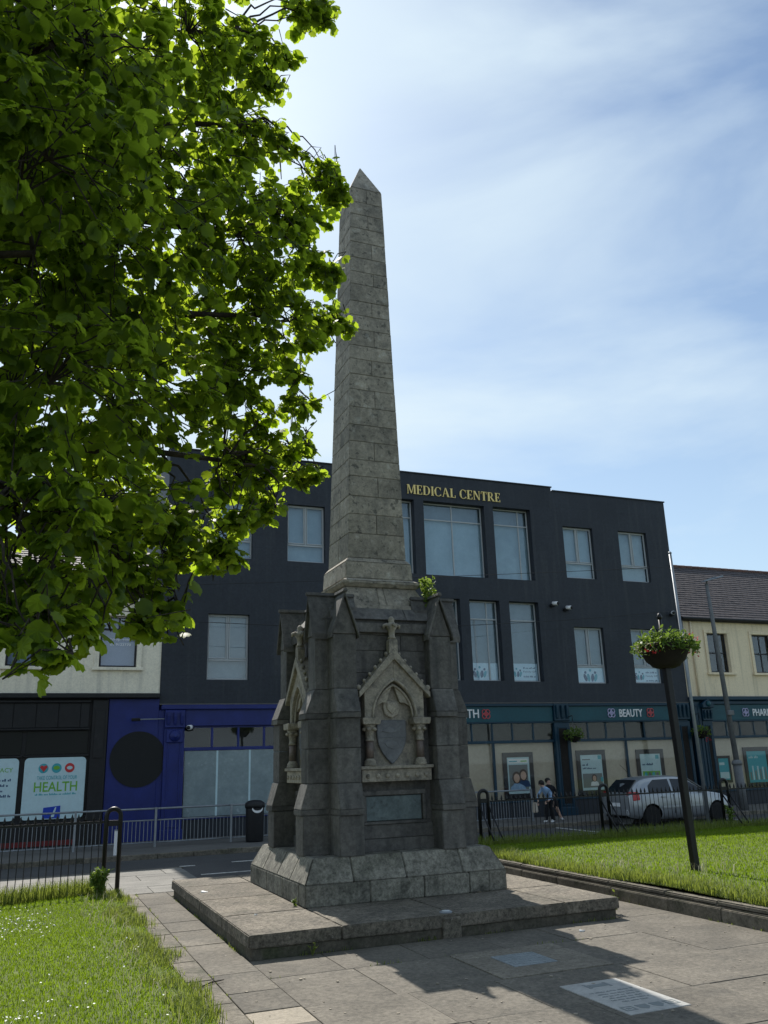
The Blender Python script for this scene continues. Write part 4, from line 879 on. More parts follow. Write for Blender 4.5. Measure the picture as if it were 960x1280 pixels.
prn(t, M['pgrey'], 19.25, 19.6, 1.98, 2.02, YW); words(t, M['pnavy'], 19.25, 19.5, 1.78, .08, YW); words(t, M['pnavy'], 19.25, 19.85, 1.66, .06, YW); prn(t, M['pteal'], 19.95, 20.1, 2.0, 2.14, YW)
prn(t, M['pgrey'], 19.22, 20.08, 1.0, 1.5, YW+.0005); face(t, 19.72, 1.32, .10, YW-.006, body='white'); prn(t, M['pteal'], 20.0, 20.1, 1.2, 1.36, YW-.01)
t = poster('framed_poster', 'black framed poster with green picture above the silver car roof', 21.72, 23.02, .74, 2.31, YW, M['paper'], M['frameblk'], .17)
words(t, M['pnavy'], 21.98, 22.55, 1.72, .08, YW); prn(t, M['pteal'], 22.62, 22.78, 1.95, 2.09, YW); prn(t, M['pgreen'], 21.96, 22.78, 1.05, 1.5, YW)
for i in range(4): disc(MB(), 22.1+i*.18, 1.38, .07, YW-.008, 12, .09, .002).build('print', M['pgrey' if i % 2 else 'grassdk' if False else 'pteal'], t)
t = poster('framed_poster', 'large black framed teal poster in the shop window at the right edge', 27.04, 28.40, .74, 2.28, YW, M['pteal'], M['frameblk'], .16)
words(t, M['paper'], 27.3, 27.8, 1.84, .10, YW)
for i in range(7): prn(t, M['paper' if i % 2 else 'pgrey'], 27.28+i*.13, 27.36+i*.13, 1.0, 1.3+.25*abs(math.sin(i*1.7)), YW)
t = poster('framed_poster', 'small black framed teal poster beside the street lamp post', 25.60, 26.32, .95, 1.98, YW, M['pteal'], M['frameblk'], .10)
prn(t, M['paper'], 25.74, 26.18, 1.1, 1.35, YW); prn(t, M['paper'], 25.74, 26.0, 1.62, 1.72, YW)
# logo signs inside the first floor windows of the dark building
def people_logo(t, cx, cz, s, y, mats):
    for i, (dx, dz) in enumerate(((-.32, .16), (0, .28), (.32, .16))): disc(MB(), cx+dx*s, cz+dz*s, .075*s, y-.006, 12, None, .004).build('logo_dot', M[mats[i % len(mats)]], t)
    for i, (dx, a) in enumerate(((-.34, .35), (-.13, .15), (.13, -.15), (.34, -.35))):
        MB().prism([(cx+(dx+.10*math.cos(u)*math.cos(a)-.22*math.sin(u)*math.sin(a))*s, cz+(-.12+.22*math.sin(u)*math.cos(a)+.10*math.cos(u)*math.sin(a))*s) for u in [2*math.pi*j/14 for j in range(14)]], 'y', y-.006, y-.002).build('logo_petal', M[mats[i % len(mats)]], t)
def wsign(label, x0, x1, z0, z1, y, cx, s, lines, mats=('pnavy', 'pteal')):
    t = thing('window_sign', label, 'sign', ((x0+x1)/2, y, z0)); MB().box(x0, x1, y, y+.012, z0, z1).build('sheet', M['paperw'], t); people_logo(t, cx, (z0+z1)/2-.02, s, y, mats)
    for i, w in enumerate(lines):
        if w: wall_text(w, M['pnavy'], t, cx+.48*s+.06, y-.003, z1-.19-i*.16, min(.075*len(w), x1-.06-(cx+.48*s+.06)), .085, .001)
        else: words(t, M['pnavy'], cx+.48*s+.06, x1-.08, z1-.19-i*.16, .06, y)
M['paperw'] = flat('white_sign', (.74, .80, .83), .5)
YS = YF+.34
wsign('white logo sign in the tall first floor window nearest the obelisk', 14.92, 16.06, 4.93, 5.55, YS, 15.30, .62, [])
wsign('white logo and text sign in the unmullioned tall first floor window', 16.62, 17.78, 4.92, 5.55, YS, 16.86, .5, ['', 'Family GP', ''])
wsign('white sign with centred logo in the casement window above BEAUTY', 19.44, 20.68, 4.86, 5.42, YF+.19, 20.06, .7, [])
wsign('white logo and text sign in the window behind the flower basket', 22.12, 23.34, 4.88, 5.42, YF+.19, 22.40, .5, ['', 'Family GP', ''])

# ---------- wall fittings
def wall_camera(label, x, z, flip=1):
    t = thing('wall_camera', label, 'camera', (x, YF, z)); box('bracket', M['plastic'], t, x-.08, x+.08, YF-.16, YF-.003, z-.12, z-.02, .01)
    MB().tube([(x, YF-.12, z), (x+.10*flip, YF-.30, z-.02)], .075, 10).build('body', M['white'], t, True); MB().tube([(x+.09*flip, YF-.29, z-.02), (x+.12*flip, YF-.34, z-.025)], .06, 10).build('lens_cap', M['plastic'], t, True)
wall_camera('small white camera on the dark wall, left of the pair', 18.42, 7.82, 1); wall_camera('small white camera on the dark wall, right of the pair', 19.02, 7.68, 1); wall_camera('small white camera high on the right end of the dark wall', 24.16, 7.66, -1)
wall_camera('small white camera above the whitewashed blue shop window', 4.72, 3.36, -1)
def cable(name, label, pts, r=.010):
    mb = MB(); n = 14; out = []
    for (a, b) in zip(pts[:-1], pts[1:]):
        a, b = Vector(a), Vector(b)
        for i in range(n): u = i/n; q = a.lerp(b, u); q.z -= .12*4*u*(1-u); out.append(q)
    out.append(Vector(pts[-1])); tag(mb.tube(out, r, 5).build(name, M['cable'], None, True), label, 'cable')
cable('overhead_cable', 'thin black cable strung low across the dark building front', [(-8, 26.2, 6.9), (9.5, 25.2, 6.22), (24.3, 27.6, 7.75)])
cable('overhead_cable', 'second thin cable ending at the tall slim pole', [(-8, 26.4, 6.75), (18.83, 21.3, 7.9)], .008)

# ================================================================== STREET FURNITURE
# hoop posts and spear railings
def hoop(label, x, y, top, w=.25, rad=.042, brace=True, zb=-.03):
    t = thing('hoop_post', label, 'post', (x, y, zb), 'black iron hoop posts of the park railing'); h = w/2
    pts = [(x-h, y, zb), (x-h, y, top-h-rad)]+[(x-h*math.cos(u), y, top-h-rad+h*math.sin(u)) for u in [math.pi*j/10 for j in range(1, 10)]]+[(x+h, y, top-h-rad), (x+h, y, zb)]
    MB().tube(pts, rad, 10).build('hoop', M['iron'], t, True)
    box('tie_plate', M['iron'], t, x-h+.02, x+h-.02, y-.02, y+.02, top-.34, top-.24, .006)
    if brace:
        for s in (-1, 1): MB().tube([(x+s*h, y-.02, top-.42), (x+s*h+.02, y-.62, zb+.25)], .022, 6).build('stay', M['iron'], t, True)
    return t
bar_me = {}
def spear_mesh(zb, zt):
    k = (zb, zt)
    if k not in bar_me:
        mb = MB(); mb.tube([(0, 0, zb), (0, 0, zt-.13)], .0085, 5); mb.lathe([(.009, zt-.14), (.012, zt-.125), (.030, zt-.105), (.022, zt-.06), (.002, zt)], (0, 0, 0), 6); bar_me[k] = mb.mesh('bar', False)
    return bar_me[k]
def railing(label, x0, x1, y, ztop, zrail, zb, sp):
    t = thing('spear_railing', label, 'railing', ((x0+x1)/2, y, zb), 'black spear topped park railings')
    box('rail', M['iron'], t, x0, x1, y-.008, y+.008, zrail-.02, zrail+.02, .003); box('rail', M['iron'], t, x0, x1, y-.008, y+.008, zb+.10, zb+.14, .003)
    n = int((x1-x0)/sp); me = spear_mesh(0, round(ztop-zb, 3))
    for i in range(n):
        x = x0+(i+.5)*(x1-x0)/n; o = local_mesh('bar', me, M['iron'], t, (x-(x0+x1)/2+random.uniform(-.004, .004), 0, 0)); o.rotation_euler = (random.uniform(-.008, .008), random.uniform(-.008, .008), random.random())
hoop('black iron hoop post at the path edge beside the left lawn', 1.60, 17.3, 1.50, brace=False)
railing('black spear topped railing along the left lawn', -2.4, 1.43, 17.3, 1.40, 1.24, .0, .122)
for lab, x in (('black iron hoop post close to the right of the monument base', 10.66), ('black iron hoop post between the two people and the silver car', 14.26), ('black iron hoop post in front of the silver car bonnet', 18.34)): hoop(lab, x, 19.8, 1.43, zb=.0)
railing('black spear railing in front of the two people', 10.84, 14.10, 19.8, 1.27, 1.12, .05, .135)
railing('black spear railing in front of the silver car', 14.42, 18.18, 19.8, 1.27, 1.12, .05, .135)
railing('black spear railing at the right edge, past the car bonnet', 18.50, 22.14, 19.8, 1.27, 1.12, .05, .135)
# galvanised pedestrian guardrail
gb = MB().tube([(0, 0, 0), (0, 0, .56)], .009, 5).mesh('bar')
def guard(label, x0, x1, y):
    t = thing('guardrail_panel', label, 'guardrail', ((x0+x1)/2, y, .085), 'grey steel pedestrian guardrail panels'); zb = .085
    MB().tube([(x0, y, zb+1.0), (x1, y, zb+1.0)], .026, 8).build('top_rail', M['galv'], t, True); MB().tube([(x0, y, zb+.70), (x1, y, zb+.70)], .018, 8).build('mid_rail', M['galv'], t, True); MB().tube([(x0, y, zb+.12), (x1, y, zb+.12)], .018, 8).build('bottom_rail', M['galv'], t, True)
    box('post', M['galv'], t, x1-.03, x1+.03, y-.03, y+.03, zb-.05, zb+1.03, .006)
    n = int((x1-x0)/.10)
    for i in range(1, n): local_mesh('bar', gb, M['galv'], t, (x0+i*(x1-x0)/n-(x0+x1)/2, 0, .13))
for lab, a, b in (('grey guardrail panel in front of the HEALTH poster', -.72, 1.38), ('grey guardrail panel in front of the black disc on the blue wall', 1.41, 3.49), ('grey guardrail panel left of the black litter bin', 3.52, 5.60), ('grey guardrail panel behind the litter bin and monument', 5.63, 7.70)): guard(lab, a, b, 25.6)
guard('grey guardrail panel behind the black railing near the two people', 13.5, 16.0 , 26.3)
mk = thing('marker_post', 'short white marker post beside the left hoop post', 'post', (2.30, 23.9, .085)); box('post', M['white'], mk, 2.25, 2.36, 23.87, 23.93, .05, .66, .01); box('cap', M['galv'], mk, 2.245, 2.365, 23.865, 23.935, .662, .69, .006)
# litter bin
bn = thing('litter_bin', 'black litter bin with a white crescent mark beside the guardrail', 'bin', (6.20, 25.25, .085))
MB().lathe([(.235, .085), (.25, .12), (.26, .95), (.265, 1.0)], (6.20, 25.25, 0), 20).build('body', M['plastic'], bn, True)
MB().lathe([(.285, 1.0), (.285, 1.07), (.27, 1.13), (.18, 1.19), (.0, 1.21)], (6.20, 25.25, 0), 20).build('hood', M['plastic'], bn, True)
box('aperture', M['blackdisc'], bn, 6.05, 6.35, 24.985, 25.02, 1.005, 1.06, .004)
pts = []
for i in range(13): u = math.pi+math.pi*i/12; pts.append((6.21+.155*math.cos(u), .99+.13*math.sin(u)))
for i in range(12, -1, -1): u = math.pi+math.pi*i/12; pts.append((6.215+.135*math.cos(u), 1.0+.075*math.sin(u)))
MB().prism(pts, 'y', 24.975, 24.995).build('crescent_mark', M['white'], bn)
# street lamp and slim pole
lp = thing('street_lamp', 'tall grey street lamp rising in front of the cream building', 'street lamp', (24.22, 25.3, .085))
MB().tube([(24.24, 25.3, .05), (24.20, 25.3, 1.7)], [.17, .155], 12).build('base', M['post'], lp, True); MB().lathe([(.18, 1.66), (.20, 1.72), (.16, 1.80), (.10, 1.84)], (24.20, 25.3, 0), 12).build('collar', M['post'], lp, True)
MB().tube([(24.20, 25.3, 1.8), (24.0, 25.3, 6.6), (23.93, 25.3, 8.38)], [.105, .08, .065], 10).build('column', M['post'], lp, True)
MB().tube([(23.93, 25.3, 8.36), (23.98, 25.3, 8.55), (24.35, 25.2, 8.68)], .035, 8).build('arm', M['post'], lp, True)
MB().hexa([(23.66, 25.12, 8.42), (24.62, 25.05, 8.66), (24.62, 25.28, 8.66), (23.66, 25.35, 8.42), (23.70, 25.14, 8.48), (24.62, 25.08, 8.73), (24.62, 25.26, 8.73), (23.70, 25.33, 8.48)]).build('lamp_head', M['galv'], lp, bevel=.02, seg=2)
box('bracket', M['post'], lp, 23.97, 24.25, 25.12, 25.24, 3.42, 3.60, .02)
sp_ = thing('slim_pole', 'tall slim grey pole standing at the road edge in front of the car', 'pole', (18.98, 21.3, -.035))
MB().tube([(18.99, 21.3, -.05), (18.81, 21.3, 8.35)], [.058, .045], 10).build('column', M['galv'], sp_, True); MB().lathe([(.05, 8.33), (.06, 8.36), (.03, 8.40)], (18.81, 21.3, 0), 10).build('cap', M['galv'], sp_, True); box('base_plate', M['galv'], sp_, 18.88, 19.10, 21.19, 21.41, -.04, -.012, .004)

# ---------- leaves helper
LEAF = np.array([(0, 0, 0), (.20, -.08, -.02), (.40, .03, -.09), (.46, .19, -.05), (.57, .40, -.15), (.46, .55, -.06), (.38, .76, -.13), (.20, .83, -.04), (0, 1.0, -.15), (-.20, .83, -.04), (-.38, .76, -.13), (-.46, .55, -.06), (-.57, .40, -.15), (-.46, .19, -.05), (-.40, .03, -.09), (-.20, -.08, -.02), (0, .38, .03)], float)
LEAFF = [(i, (i+1) % 16, 16) for i in range(16)]
SLEAF = np.array([(0, 0, 0), (.26, .35, -.06), (.20, .72, -.06), (0, 1, -.14), (-.20, .72, -.06), (-.26, .35, -.06), (0, .45, .02)], float); SLEAFF = [(i, (i+1) % 6, 6) for i in range(6)]
def frames(d, n):
    """orthonormal frames: y along d, z near n"""
    d = d/np.linalg.norm(d, axis=1, keepdims=True); x = np.cross(d, n); x /= np.linalg.norm(x, axis=1, keepdims=True)+1e-9; z = np.cross(x, d); return x, d, z
def leaf_cloud(name, pos, d, n, size, mat, parent, tpl=LEAF, tf=LEAFF, kind='stuff'):
    x, y, z = frames(d, n); k = len(tpl); N_ = len(pos)
    V = pos[:, None, :]+size[:, None, None]*(tpl[None, :, 0:1]*x[:, None, :]+tpl[None, :, 1:2]*y[:, None, :]+tpl[None, :, 2:3]*z[:, None, :])
    F = (np.array(tf)[None]+(np.arange(N_)*k)[:, None, None]).reshape(-1, 3)
    me = bpy.data.meshes.new(name); me.vertices.add(N_*k); me.vertices.foreach_set('co', V.astype(np.float32).ravel())
    nf = len(F); me.loops.add(nf*3); me.polygons.add(nf); me.loops.foreach_set('vertex_index', F.astype(np.int32).ravel()); me.polygons.foreach_set('loop_start', np.arange(0, nf*3, 3, dtype=np.int32)); me.update(calc_edges=True); me.validate()
    o = link_mesh(name, me, mat, parent)
    if kind: o['kind'] = kind
    return o
def rand_dirs(n, up=0.0):
    v = rng.normal(size=(n, 3)); v[:, 2] += up; return v/np.linalg.norm(v, axis=1, keepdims=True)
def blob(n, c, r, lo=.3):
    v = rand_dirs(n); return np.array(c)+v*np.array(r)*(lo+(1-lo)*rng.random((n, 1))**.5)

# planter on a post, standing in the lawn
pt = thing('planter_post', 'black post with flower filled hanging bowl standing in the right lawn', 'planter', (10.14, 11.82, .25))
MB().tube([(10.15, 11.82, .18), (10.04, 11.82, 3.62)], [.078, .078], 4).build('post', M['iron'], pt, bevel=.008)
MB().tube([(10.04, 11.82, 3.6), (10.03, 11.82, 4.40)], [.04, .03], 8).build('spindle', M['iron'], pt, True); MB().lathe([(.03, 4.38), (.05, 4.42), (.03, 4.47), (.0, 4.50)], (10.03, 11.82, 0), 8).build('finial', M['iron'], pt, True)
MB().lathe([(.14, 3.54), (.23, 3.57), (.26, 3.61), (.33, 3.67), (.43, 3.88), (.45, 3.93), (.43, 3.94), (.26, 3.92)], (10.05, 11.82, 0), 22).build('bowl', M['basket'], pt, True)
n = 1500; a = rng.random(n)*2*np.pi; rr_ = .54*np.sqrt(rng.random(n)); ps = np.stack([10.07+rr_*np.cos(a), 11.82+rr_*np.sin(a), 3.95+.20*(1-(rr_/.54)**2)*rng.random(n)**.6-.18*np.clip(rr_-.36, 0, 1)/.18*rng.random(n)+.10*rng.normal(size=n)*.5], 1)
leaf_cloud('plants', ps, rand_dirs(n, .3), rand_dirs(n, 1.2), .05+.05*rng.random(n), M['bedding'], pt, SLEAF, SLEAFF)
for cx_, cz_, m_ in ((10.50, 4.04, 22), (9.62, 3.82, 14), (10.58, 3.82, 8)):
    pp = blob(m_, (cx_, 11.62, cz_), (.16, .12, .09)); leaf_cloud('flowers', pp, rand_dirs(m_, .4), rand_dirs(m_, 1), .045+.02*rng.random(m_), M['redpetal'], pt, SLEAF, SLEAFF)
pp = blob(60, (9.6, 11.7, 3.86), (.25, .25, .12)); leaf_cloud('pale_flowers', pp, rand_dirs(60, .4), rand_dirs(60, 1), .03+.02*rng.random(60), M['straw'], pt, SLEAF, SLEAFF)
def hbasket(label, x, z, dense):
    t = thing('hanging_basket', label, 'basket', (x, YF-.45, z), 'hanging baskets on the teal pilasters'); MB().lathe([(.04, z-.30), (.20, z-.22), (.29, z-.05), (.30, z)], (x, YF-.45, 0), 14).build('bowl', M['basket'], t, True)
    MB().tube([(x, YF-.10, z+.62), (x, YF-.45, z+.66), (x, YF-.45, z+.5)], .014, 6).build('bracket', M['iron'], t, True)
    for u in range(3): MB().tube([(x, YF-.45, z+.5), (x+.28*math.cos(u*2.1), YF-.45+.28*math.sin(u*2.1), z)], .005, 4).build('chain', M['iron'], t)
    n = dense; leaf_cloud('plants', blob(n, (x, YF-.45, z-.02), (.40, .38, .24)), rand_dirs(n, .1), rand_dirs(n, .8), .06+.05*rng.random(n), M['weed'], t, SLEAF, SLEAFF)
    return t
hbasket('leafy hanging basket on the teal pilaster between the two shop bays', 18.62, 2.92, 420)
t = hbasket('hanging basket with a pink flower on the pilaster behind the slim pole', 24.55, 2.95, 260); pp = blob(14, (24.52, YF-.8, 2.62), (.10, .06, .08)); leaf_cloud('flowers', pp, rand_dirs(14), rand_dirs(14, 1), .06+.02*rng.random(14), M['redpetal'], t, SLEAF, SLEAFF)

# ---------- things set in the paving
cv = thing('inspection_cover', 'square metal inspection cover set in a concrete surround in the paving', 'manhole cover', (5.34, 9.08, 0))
for (a, b, c, d) in ((4.66, 6.02, 8.46, 8.84), (4.66, 6.02, 9.40, 9.70), (4.66, 5.02, 8.845, 9.395), (5.57, 6.02, 8.845, 9.395)): MB().box(a+.003, b-.003, c+.003, d-.003, -.05, .008).build('surround_slab', M['coverconc'], cv, bevel=.004)
pl = MB().box(5.026, 5.564, 8.851, 9.389, -.05, .011).build('plate', M['cover'], cv, bevel=.004)
tm = MB()
for i in range(9):
    for j in range(9):
        x, y = 5.07+i*.057, 8.895+j*.057; s_ = 1 if (i+j) % 2 else -1
        tm.hexa([(x-.017, y-.017*s_-.004, .0105), (x-.013, y-.017*s_-.008, .0105), (x+.017, y+.017*s_+.004-.008, .0105), (x+.013, y+.017*s_+.004, .0105), (x-.017, y-.017*s_-.004, .015), (x-.013, y-.017*s_-.008, .015), (x+.017, y+.017*s_+.004-.008, .015), (x+.013, y+.017*s_+.004, .015)])
tag(tm.build('tread_bars', M['cover'], pl), kind='stuff')
gp = thing('ground_plaque', 'pale engraved information plaque with crests laid flat in the paving', 'plaque', (5.31, 7.38, 0))
MB().box(4.98, 5.64, 6.84, 7.93, -.03, .009).build('slab', M['plaque'], gp, bevel=.004)
def ground_words(x0, x1, y, h):
    x = x0; mb = MB()
    while x < x1-.01:
        w = min(random.uniform(1.4, 4.5)*h, x1-x); n_ = max(1, int(w/(h*.6)))
        for i in range(n_): a_ = x+i*w/n_; mb.box(a_, a_+w/n_*.7, y, y+h*random.choice((.65, .65, 1)), .0092, .0108)
        x += w+h*.6
    tag(mb.build('engraved_line', M['pgrey'], gp), kind='stuff')
for x0_, x1_, y_ in ((5.06, 5.56, 7.54), (5.10, 5.52, 7.46), (5.10, 5.54, 7.39), (5.13, 5.49, 7.32), (5.10, 5.52, 7.25), (5.17, 5.45, 7.18)): ground_words(x0_, x1_, y_, .028)
def gbox(x0, x1, y0, y1, z=.0112): MB().box(x0, x1, y0, y1, .0092, z).build('engraved_mark', M['pgrey'], gp)
gbox(5.22, 5.40, 7.73, 7.82); gbox(5.18, 5.21, 7.70, 7.85, .0108); gbox(5.41, 5.44, 7.70, 7.85, .0108)
for i, x in enumerate((5.02, 5.18, 5.33, 5.48)):
    if i in (0, 3):
        for q in ((x, x+.12, 6.93, 6.945), (x, x+.12, 7.035, 7.05), (x, x+.015, 6.946, 7.034), (x+.105, x+.12, 6.946, 7.034)): gbox(*q)
        gbox(x+.04, x+.08, 6.97, 7.01)
    else: MB().prism([(x, 7.05), (x+.12, 7.05), (x+.115, 6.97), (x+.06, 6.91), (x+.005, 6.97)], 'z', .0092, .0112).build('engraved_mark', M['pgrey'], gp)

# ---------- car (local coordinates: x forwards, y to its left, z up)
def loft(sections, mat=None):
    mb = MB(); k = len(sections[0])
    for s_ in sections: mb.v += [tuple(p) for p in s_]
    for i in range(len(sections)-1):
        for j in range(k-1): mb.f.append((i*k+j, i*k+j+1, (i+1)*k+j+1, (i+1)*k+j))
    mb.f.append(tuple(range(k-1, -1, -1))); mb.f.append(tuple((len(sections)-1)*k+j for j in range(k))); return mb
car = thing('parked_car', 'silver five door hatchback parked by the kerb behind the railing', 'car', (19.62, 23.80, -.035))
def carsec(x, zb, zs, zbelt, zroof, wl, wb, wr):
    h = [(x, -wl*.82, zb), (x, -wl, zb+.10), (x, -wl*1.015, zs), (x, -wb, zbelt)]
    if zroof > zbelt+.02: g = [(x, -wb*.975, zbelt+.03), (x, -(wb*.45+wr*.55), zbelt+(zroof-zbelt)*.55), (x, -wr, zroof-.05), (x, -wr*.82, zroof-.01), (x, 0, zroof+.015)]
    else: g = [(x, -wb*.95, zbelt+.012), (x, -wb*.8, zbelt+.02), (x, -wb*.6, zbelt+.028), (x, -wb*.3, zbelt+.034), (x, 0, zbelt+.036)]
    half = h+g; return half+[(p[0], -p[1], p[2]) for p in half[-2::-1]]
ST = [(-2.09, .38, .60, .86, 0, .60, .62, 0), (-2.05, .30, .60, .93, .96, .74, .74, .60), (-1.93, .26, .62, .97, 1.08, .81, .79, .60), (-1.72, .24, .62, .965, 1.28, .84, .82, .60), (-1.52, .22, .62, .96, 1.42, .845, .835, .60), (-1.15, .20, .62, .955, 1.475, .845, .84, .60), (-.6, .19, .62, .945, 1.49, .845, .84, .605), (-.1, .19, .62, .94, 1.485, .845, .84, .605), (.25, .19, .62, .935, 1.455, .845, .838, .60), (.62, .19, .62, .93, 1.27, .845, .832, .60), (.92, .20, .62, .93, 1.06, .845, .826, .62), (1.12, .20, .62, .925, .935, .845, .815, .65), (1.35, .21, .61, .90, 0, .84, .79, 0), (1.70, .22, .59, .84, 0, .815, .74, 0), (1.95, .24, .56, .75, 0, .74, .66, 0), (2.07, .30, .50, .64, 0, .58, .52, 0), (2.10, .36, .48, .58, 0, .45, .42, 0)]
me = loft([carsec(*s_) for s_ in ST]).mesh('body', True)
body = local_mesh('body', me, M['carpaint'], car)
md = body.modifiers.new('smooth', 'SUBSURF'); md.levels = md.render_levels = 1
wx = (-1.30, 1.30)
cos_ = []
for x in wx:
    for sg in (-1, 1):
        cm = MB().tube([(x, sg*.56, .31), (x, sg*1.2, .31)], .37, 28).mesh('wheel_arch_cutter'); co_ = bpy.data.objects.new('wheel_arch_cutter', cm); COL.objects.link(co_); co_.location = car.location; cos_.append(co_)
        bo = body.modifiers.new('arch', 'BOOLEAN'); bo.object = co_; bo.operation = 'DIFFERENCE'; bo.solver = 'EXACT'
bpy.context.view_layer.update()
dg = bpy.context.evaluated_depsgraph_get(); nme = bpy.data.meshes.new_from_object(body.evaluated_get(dg)); body.modifiers.clear(); body.data = nme
for co_ in cos_: bpy.data.objects.remove(co_)
nme.materials.clear(); nme.materials.append(M['carpaint'])
inner = MB().box(-1.72, 1.72, -.60, .60, .22, .72); local_mesh('underbody', inner.mesh('underbody'), M['blackdisc'], car)
def carquad(name, pts, mat, th=.012, out=(0, -1, 0)):
    pts = [Vector(p) for p in pts]; n = (pts[1]-pts[0]).cross(pts[-1]-pts[0]).normalized()
    if n.dot(Vector(out)) < 0: n = -n
    m = len(pts); mb = MB().add([p+n*th for p in pts]+[p-n*.02 for p in pts], [tuple(range(m)), tuple(range(2*m-1, m-1, -1))]+[(i, i+m, (i+1) % m+m, (i+1) % m) for i in range(m)])
    return local_mesh(name, mb.mesh(name, bevel=.004), mat, car)
for s_ in (-1, 1):
    def sw(x, z): 
        t = (z-.95)/.50; return (x, s_*(.838-(.235)*max(0, t)**1.15), z)
    carquad('window', [sw(-.40, .985), sw(.80, .975), sw(.60, 1.12), sw(.18, 1.365), sw(-.36, 1.385)], M['carglass'], .010, (0, s_, .3))
    carquad('window', [sw(-1.35, 1.0), sw(-.48, .985), sw(-.46, 1.385), sw(-1.05, 1.375), sw(-1.30, 1.22)], M['carglass'], .010, (0, s_, .3))
    carquad('side_strip', [(-.92, s_*.868, .52), (.92, s_*.868, .52), (.92, s_*.868, .575), (-.92, s_*.868, .575)], M['carpaint'], .008, (0, s_, 0))
    for hx in (-.92, .02): carquad('door_handle', [(hx, s_*.858, .84), (hx+.17, s_*.858, .84), (hx+.17, s_*.858, .875), (hx, s_*.858, .875)], M['carpaint'], .02, (0, s_, 0))
    for dx in (-.44, .84): carquad('door_gap', [(dx, s_*.857, .36), (dx+.012, s_*.857, .36), (dx+.012, s_*.852, .93), (dx, s_*.852, .93)], M['blackdisc'], .004, (0, s_, 0))
    mir = MB().hexa([(.66, s_*.86, .98), (.82, s_*.86, .98), (.80, s_*1.0, .98), (.70, s_*1.0, .98), (.68, s_*.86, 1.10), (.80, s_*.86, 1.10), (.78, s_*.99, 1.09), (.71, s_*.99, 1.09)]); local_mesh('mirror', mir.mesh('mirror', bevel=.02, seg=2), M['carpaint'], car)
    tl = MB().hexa([(-2.03, s_*.60, .80), (-1.80, s_*.838, .80), (-1.80, s_*.60, .80), (-2.0, s_*.60, .80), (-2.00, s_*.60, 1.04), (-1.80, s_*.80, 1.04), (-1.80, s_*.60, 1.04), (-1.98, s_*.60, 1.04)]); tl.v = tl.v
    tl = MB().add([(-2.085, s_*.56, .78), (-1.96, s_*.825, .78), (-1.74, s_*.868, .80), (-1.76, s_*.60, .80), (-2.02, s_*.55, 1.05), (-1.90, s_*.815, 1.05), (-1.76, s_*.842, 1.03), (-1.76, s_*.60, 1.05)], [(0, 3, 2, 1), (4, 5, 6, 7), (0, 1, 5, 4), (1, 2, 6, 5), (2, 3, 7, 6), (3, 0, 4, 7)]); local_mesh('tail_light', tl.mesh('tail_light', bevel=.015, seg=2), M['taillight'], car)
    hl = MB().add([(1.72, s_*.805, .60), (2.02, s_*.60, .58), (1.95, s_*.45, .58), (1.66, s_*.5, .60), (1.62, s_*.79, .78), (1.86, s_*.60, .74), (1.82, s_*.45, .74), (1.6, s_*.5, .78)], [(0, 3, 2, 1), (4, 5, 6, 7), (0, 1, 5, 4), (1, 2, 6, 5), (2, 3, 7, 6), (3, 0, 4, 7)]); local_mesh('headlight', hl.mesh('headlight', bevel=.015, seg=2), M['lens'], car)
    for wi, x in enumerate(wx):
        ty = local_mesh('wheel', MB().lathe([(.20, -.10), (.27, -.10), (.302, -.08), (.312, -.04), (.312, .04), (.302, .08), (.27, .10), (.20, .10)], (0, 0, 0), 28, 'y').mesh('wheel', True), M['rubber'], car, (x, s_*.735, .312))
        rm_ = MB().lathe([(.205, -.09), (.205, .09)], (0, 0, 0), 20, 'y')
        rmt = M['rim'] if x < 0 else M['rimbright']
        local_mesh('rim', MB().lathe([(.02, -.045), (.20, -.06), (.206, -.10), (.206, .10), (.20, .06), (.02, .045)], (0, 0, 0), 24, 'y').mesh('rim', False), M['rim'], ty)
        for j in range(5):
            a_ = 2*math.pi*j/5+.3; u = Vector((math.cos(a_), 0, math.sin(a_))); w2 = Vector((-math.sin(a_), 0, math.cos(a_)))
            q = MB()
            P8 = []
            for yv in (-.095, .095):
                P8 += [u*.03+w2*.035+Vector((0, yv, 0)), u*.03-w2*.035+Vector((0, yv, 0)), u*.195-w2*.028+Vector((0, yv, 0)), u*.195+w2*.028+Vector((0, yv, 0))]
            q.hexa(P8); local_mesh('spoke', q.mesh('spoke', bevel=.006), rmt, ty)
carquad('rear_window', [(-1.985, -.56, 1.03), (-1.985, .56, 1.03), (-1.57, .50, 1.385), (-1.57, -.50, 1.385)], M['carglass'], .014, (-1, 0, .6))
carquad('windscreen', [(1.06, -.66, .985), (1.06, .66, .985), (.34, .53, 1.425), (.34, -.53, 1.425)], M['carglass'], .016, (1, 0, 1))
carquad('number_plate', [(-2.10, -.26, .60), (-2.10, .26, .60), (-2.09, .26, .71), (-2.09, -.26, .71)], M['white'], .012, (-1, 0, 0))
local_mesh('rear_bumper', MB().hexa([(-2.12, -.60, .34), (-1.72, -.83, .34), (-1.72, .83, .34), (-2.12, .60, .34), (-2.13, -.60, .52), (-1.72, -.852, .52), (-1.72, .852, .52), (-2.13, .60, .52)]).mesh('rear_bumper', bevel=.03, seg=2), M['carpaint'], car)
local_mesh('aerial', MB().tube([(-1.30, 0, 1.46), (-1.75, 0, 1.86)], .006, 5).mesh('aerial'), M['plastic'], car)

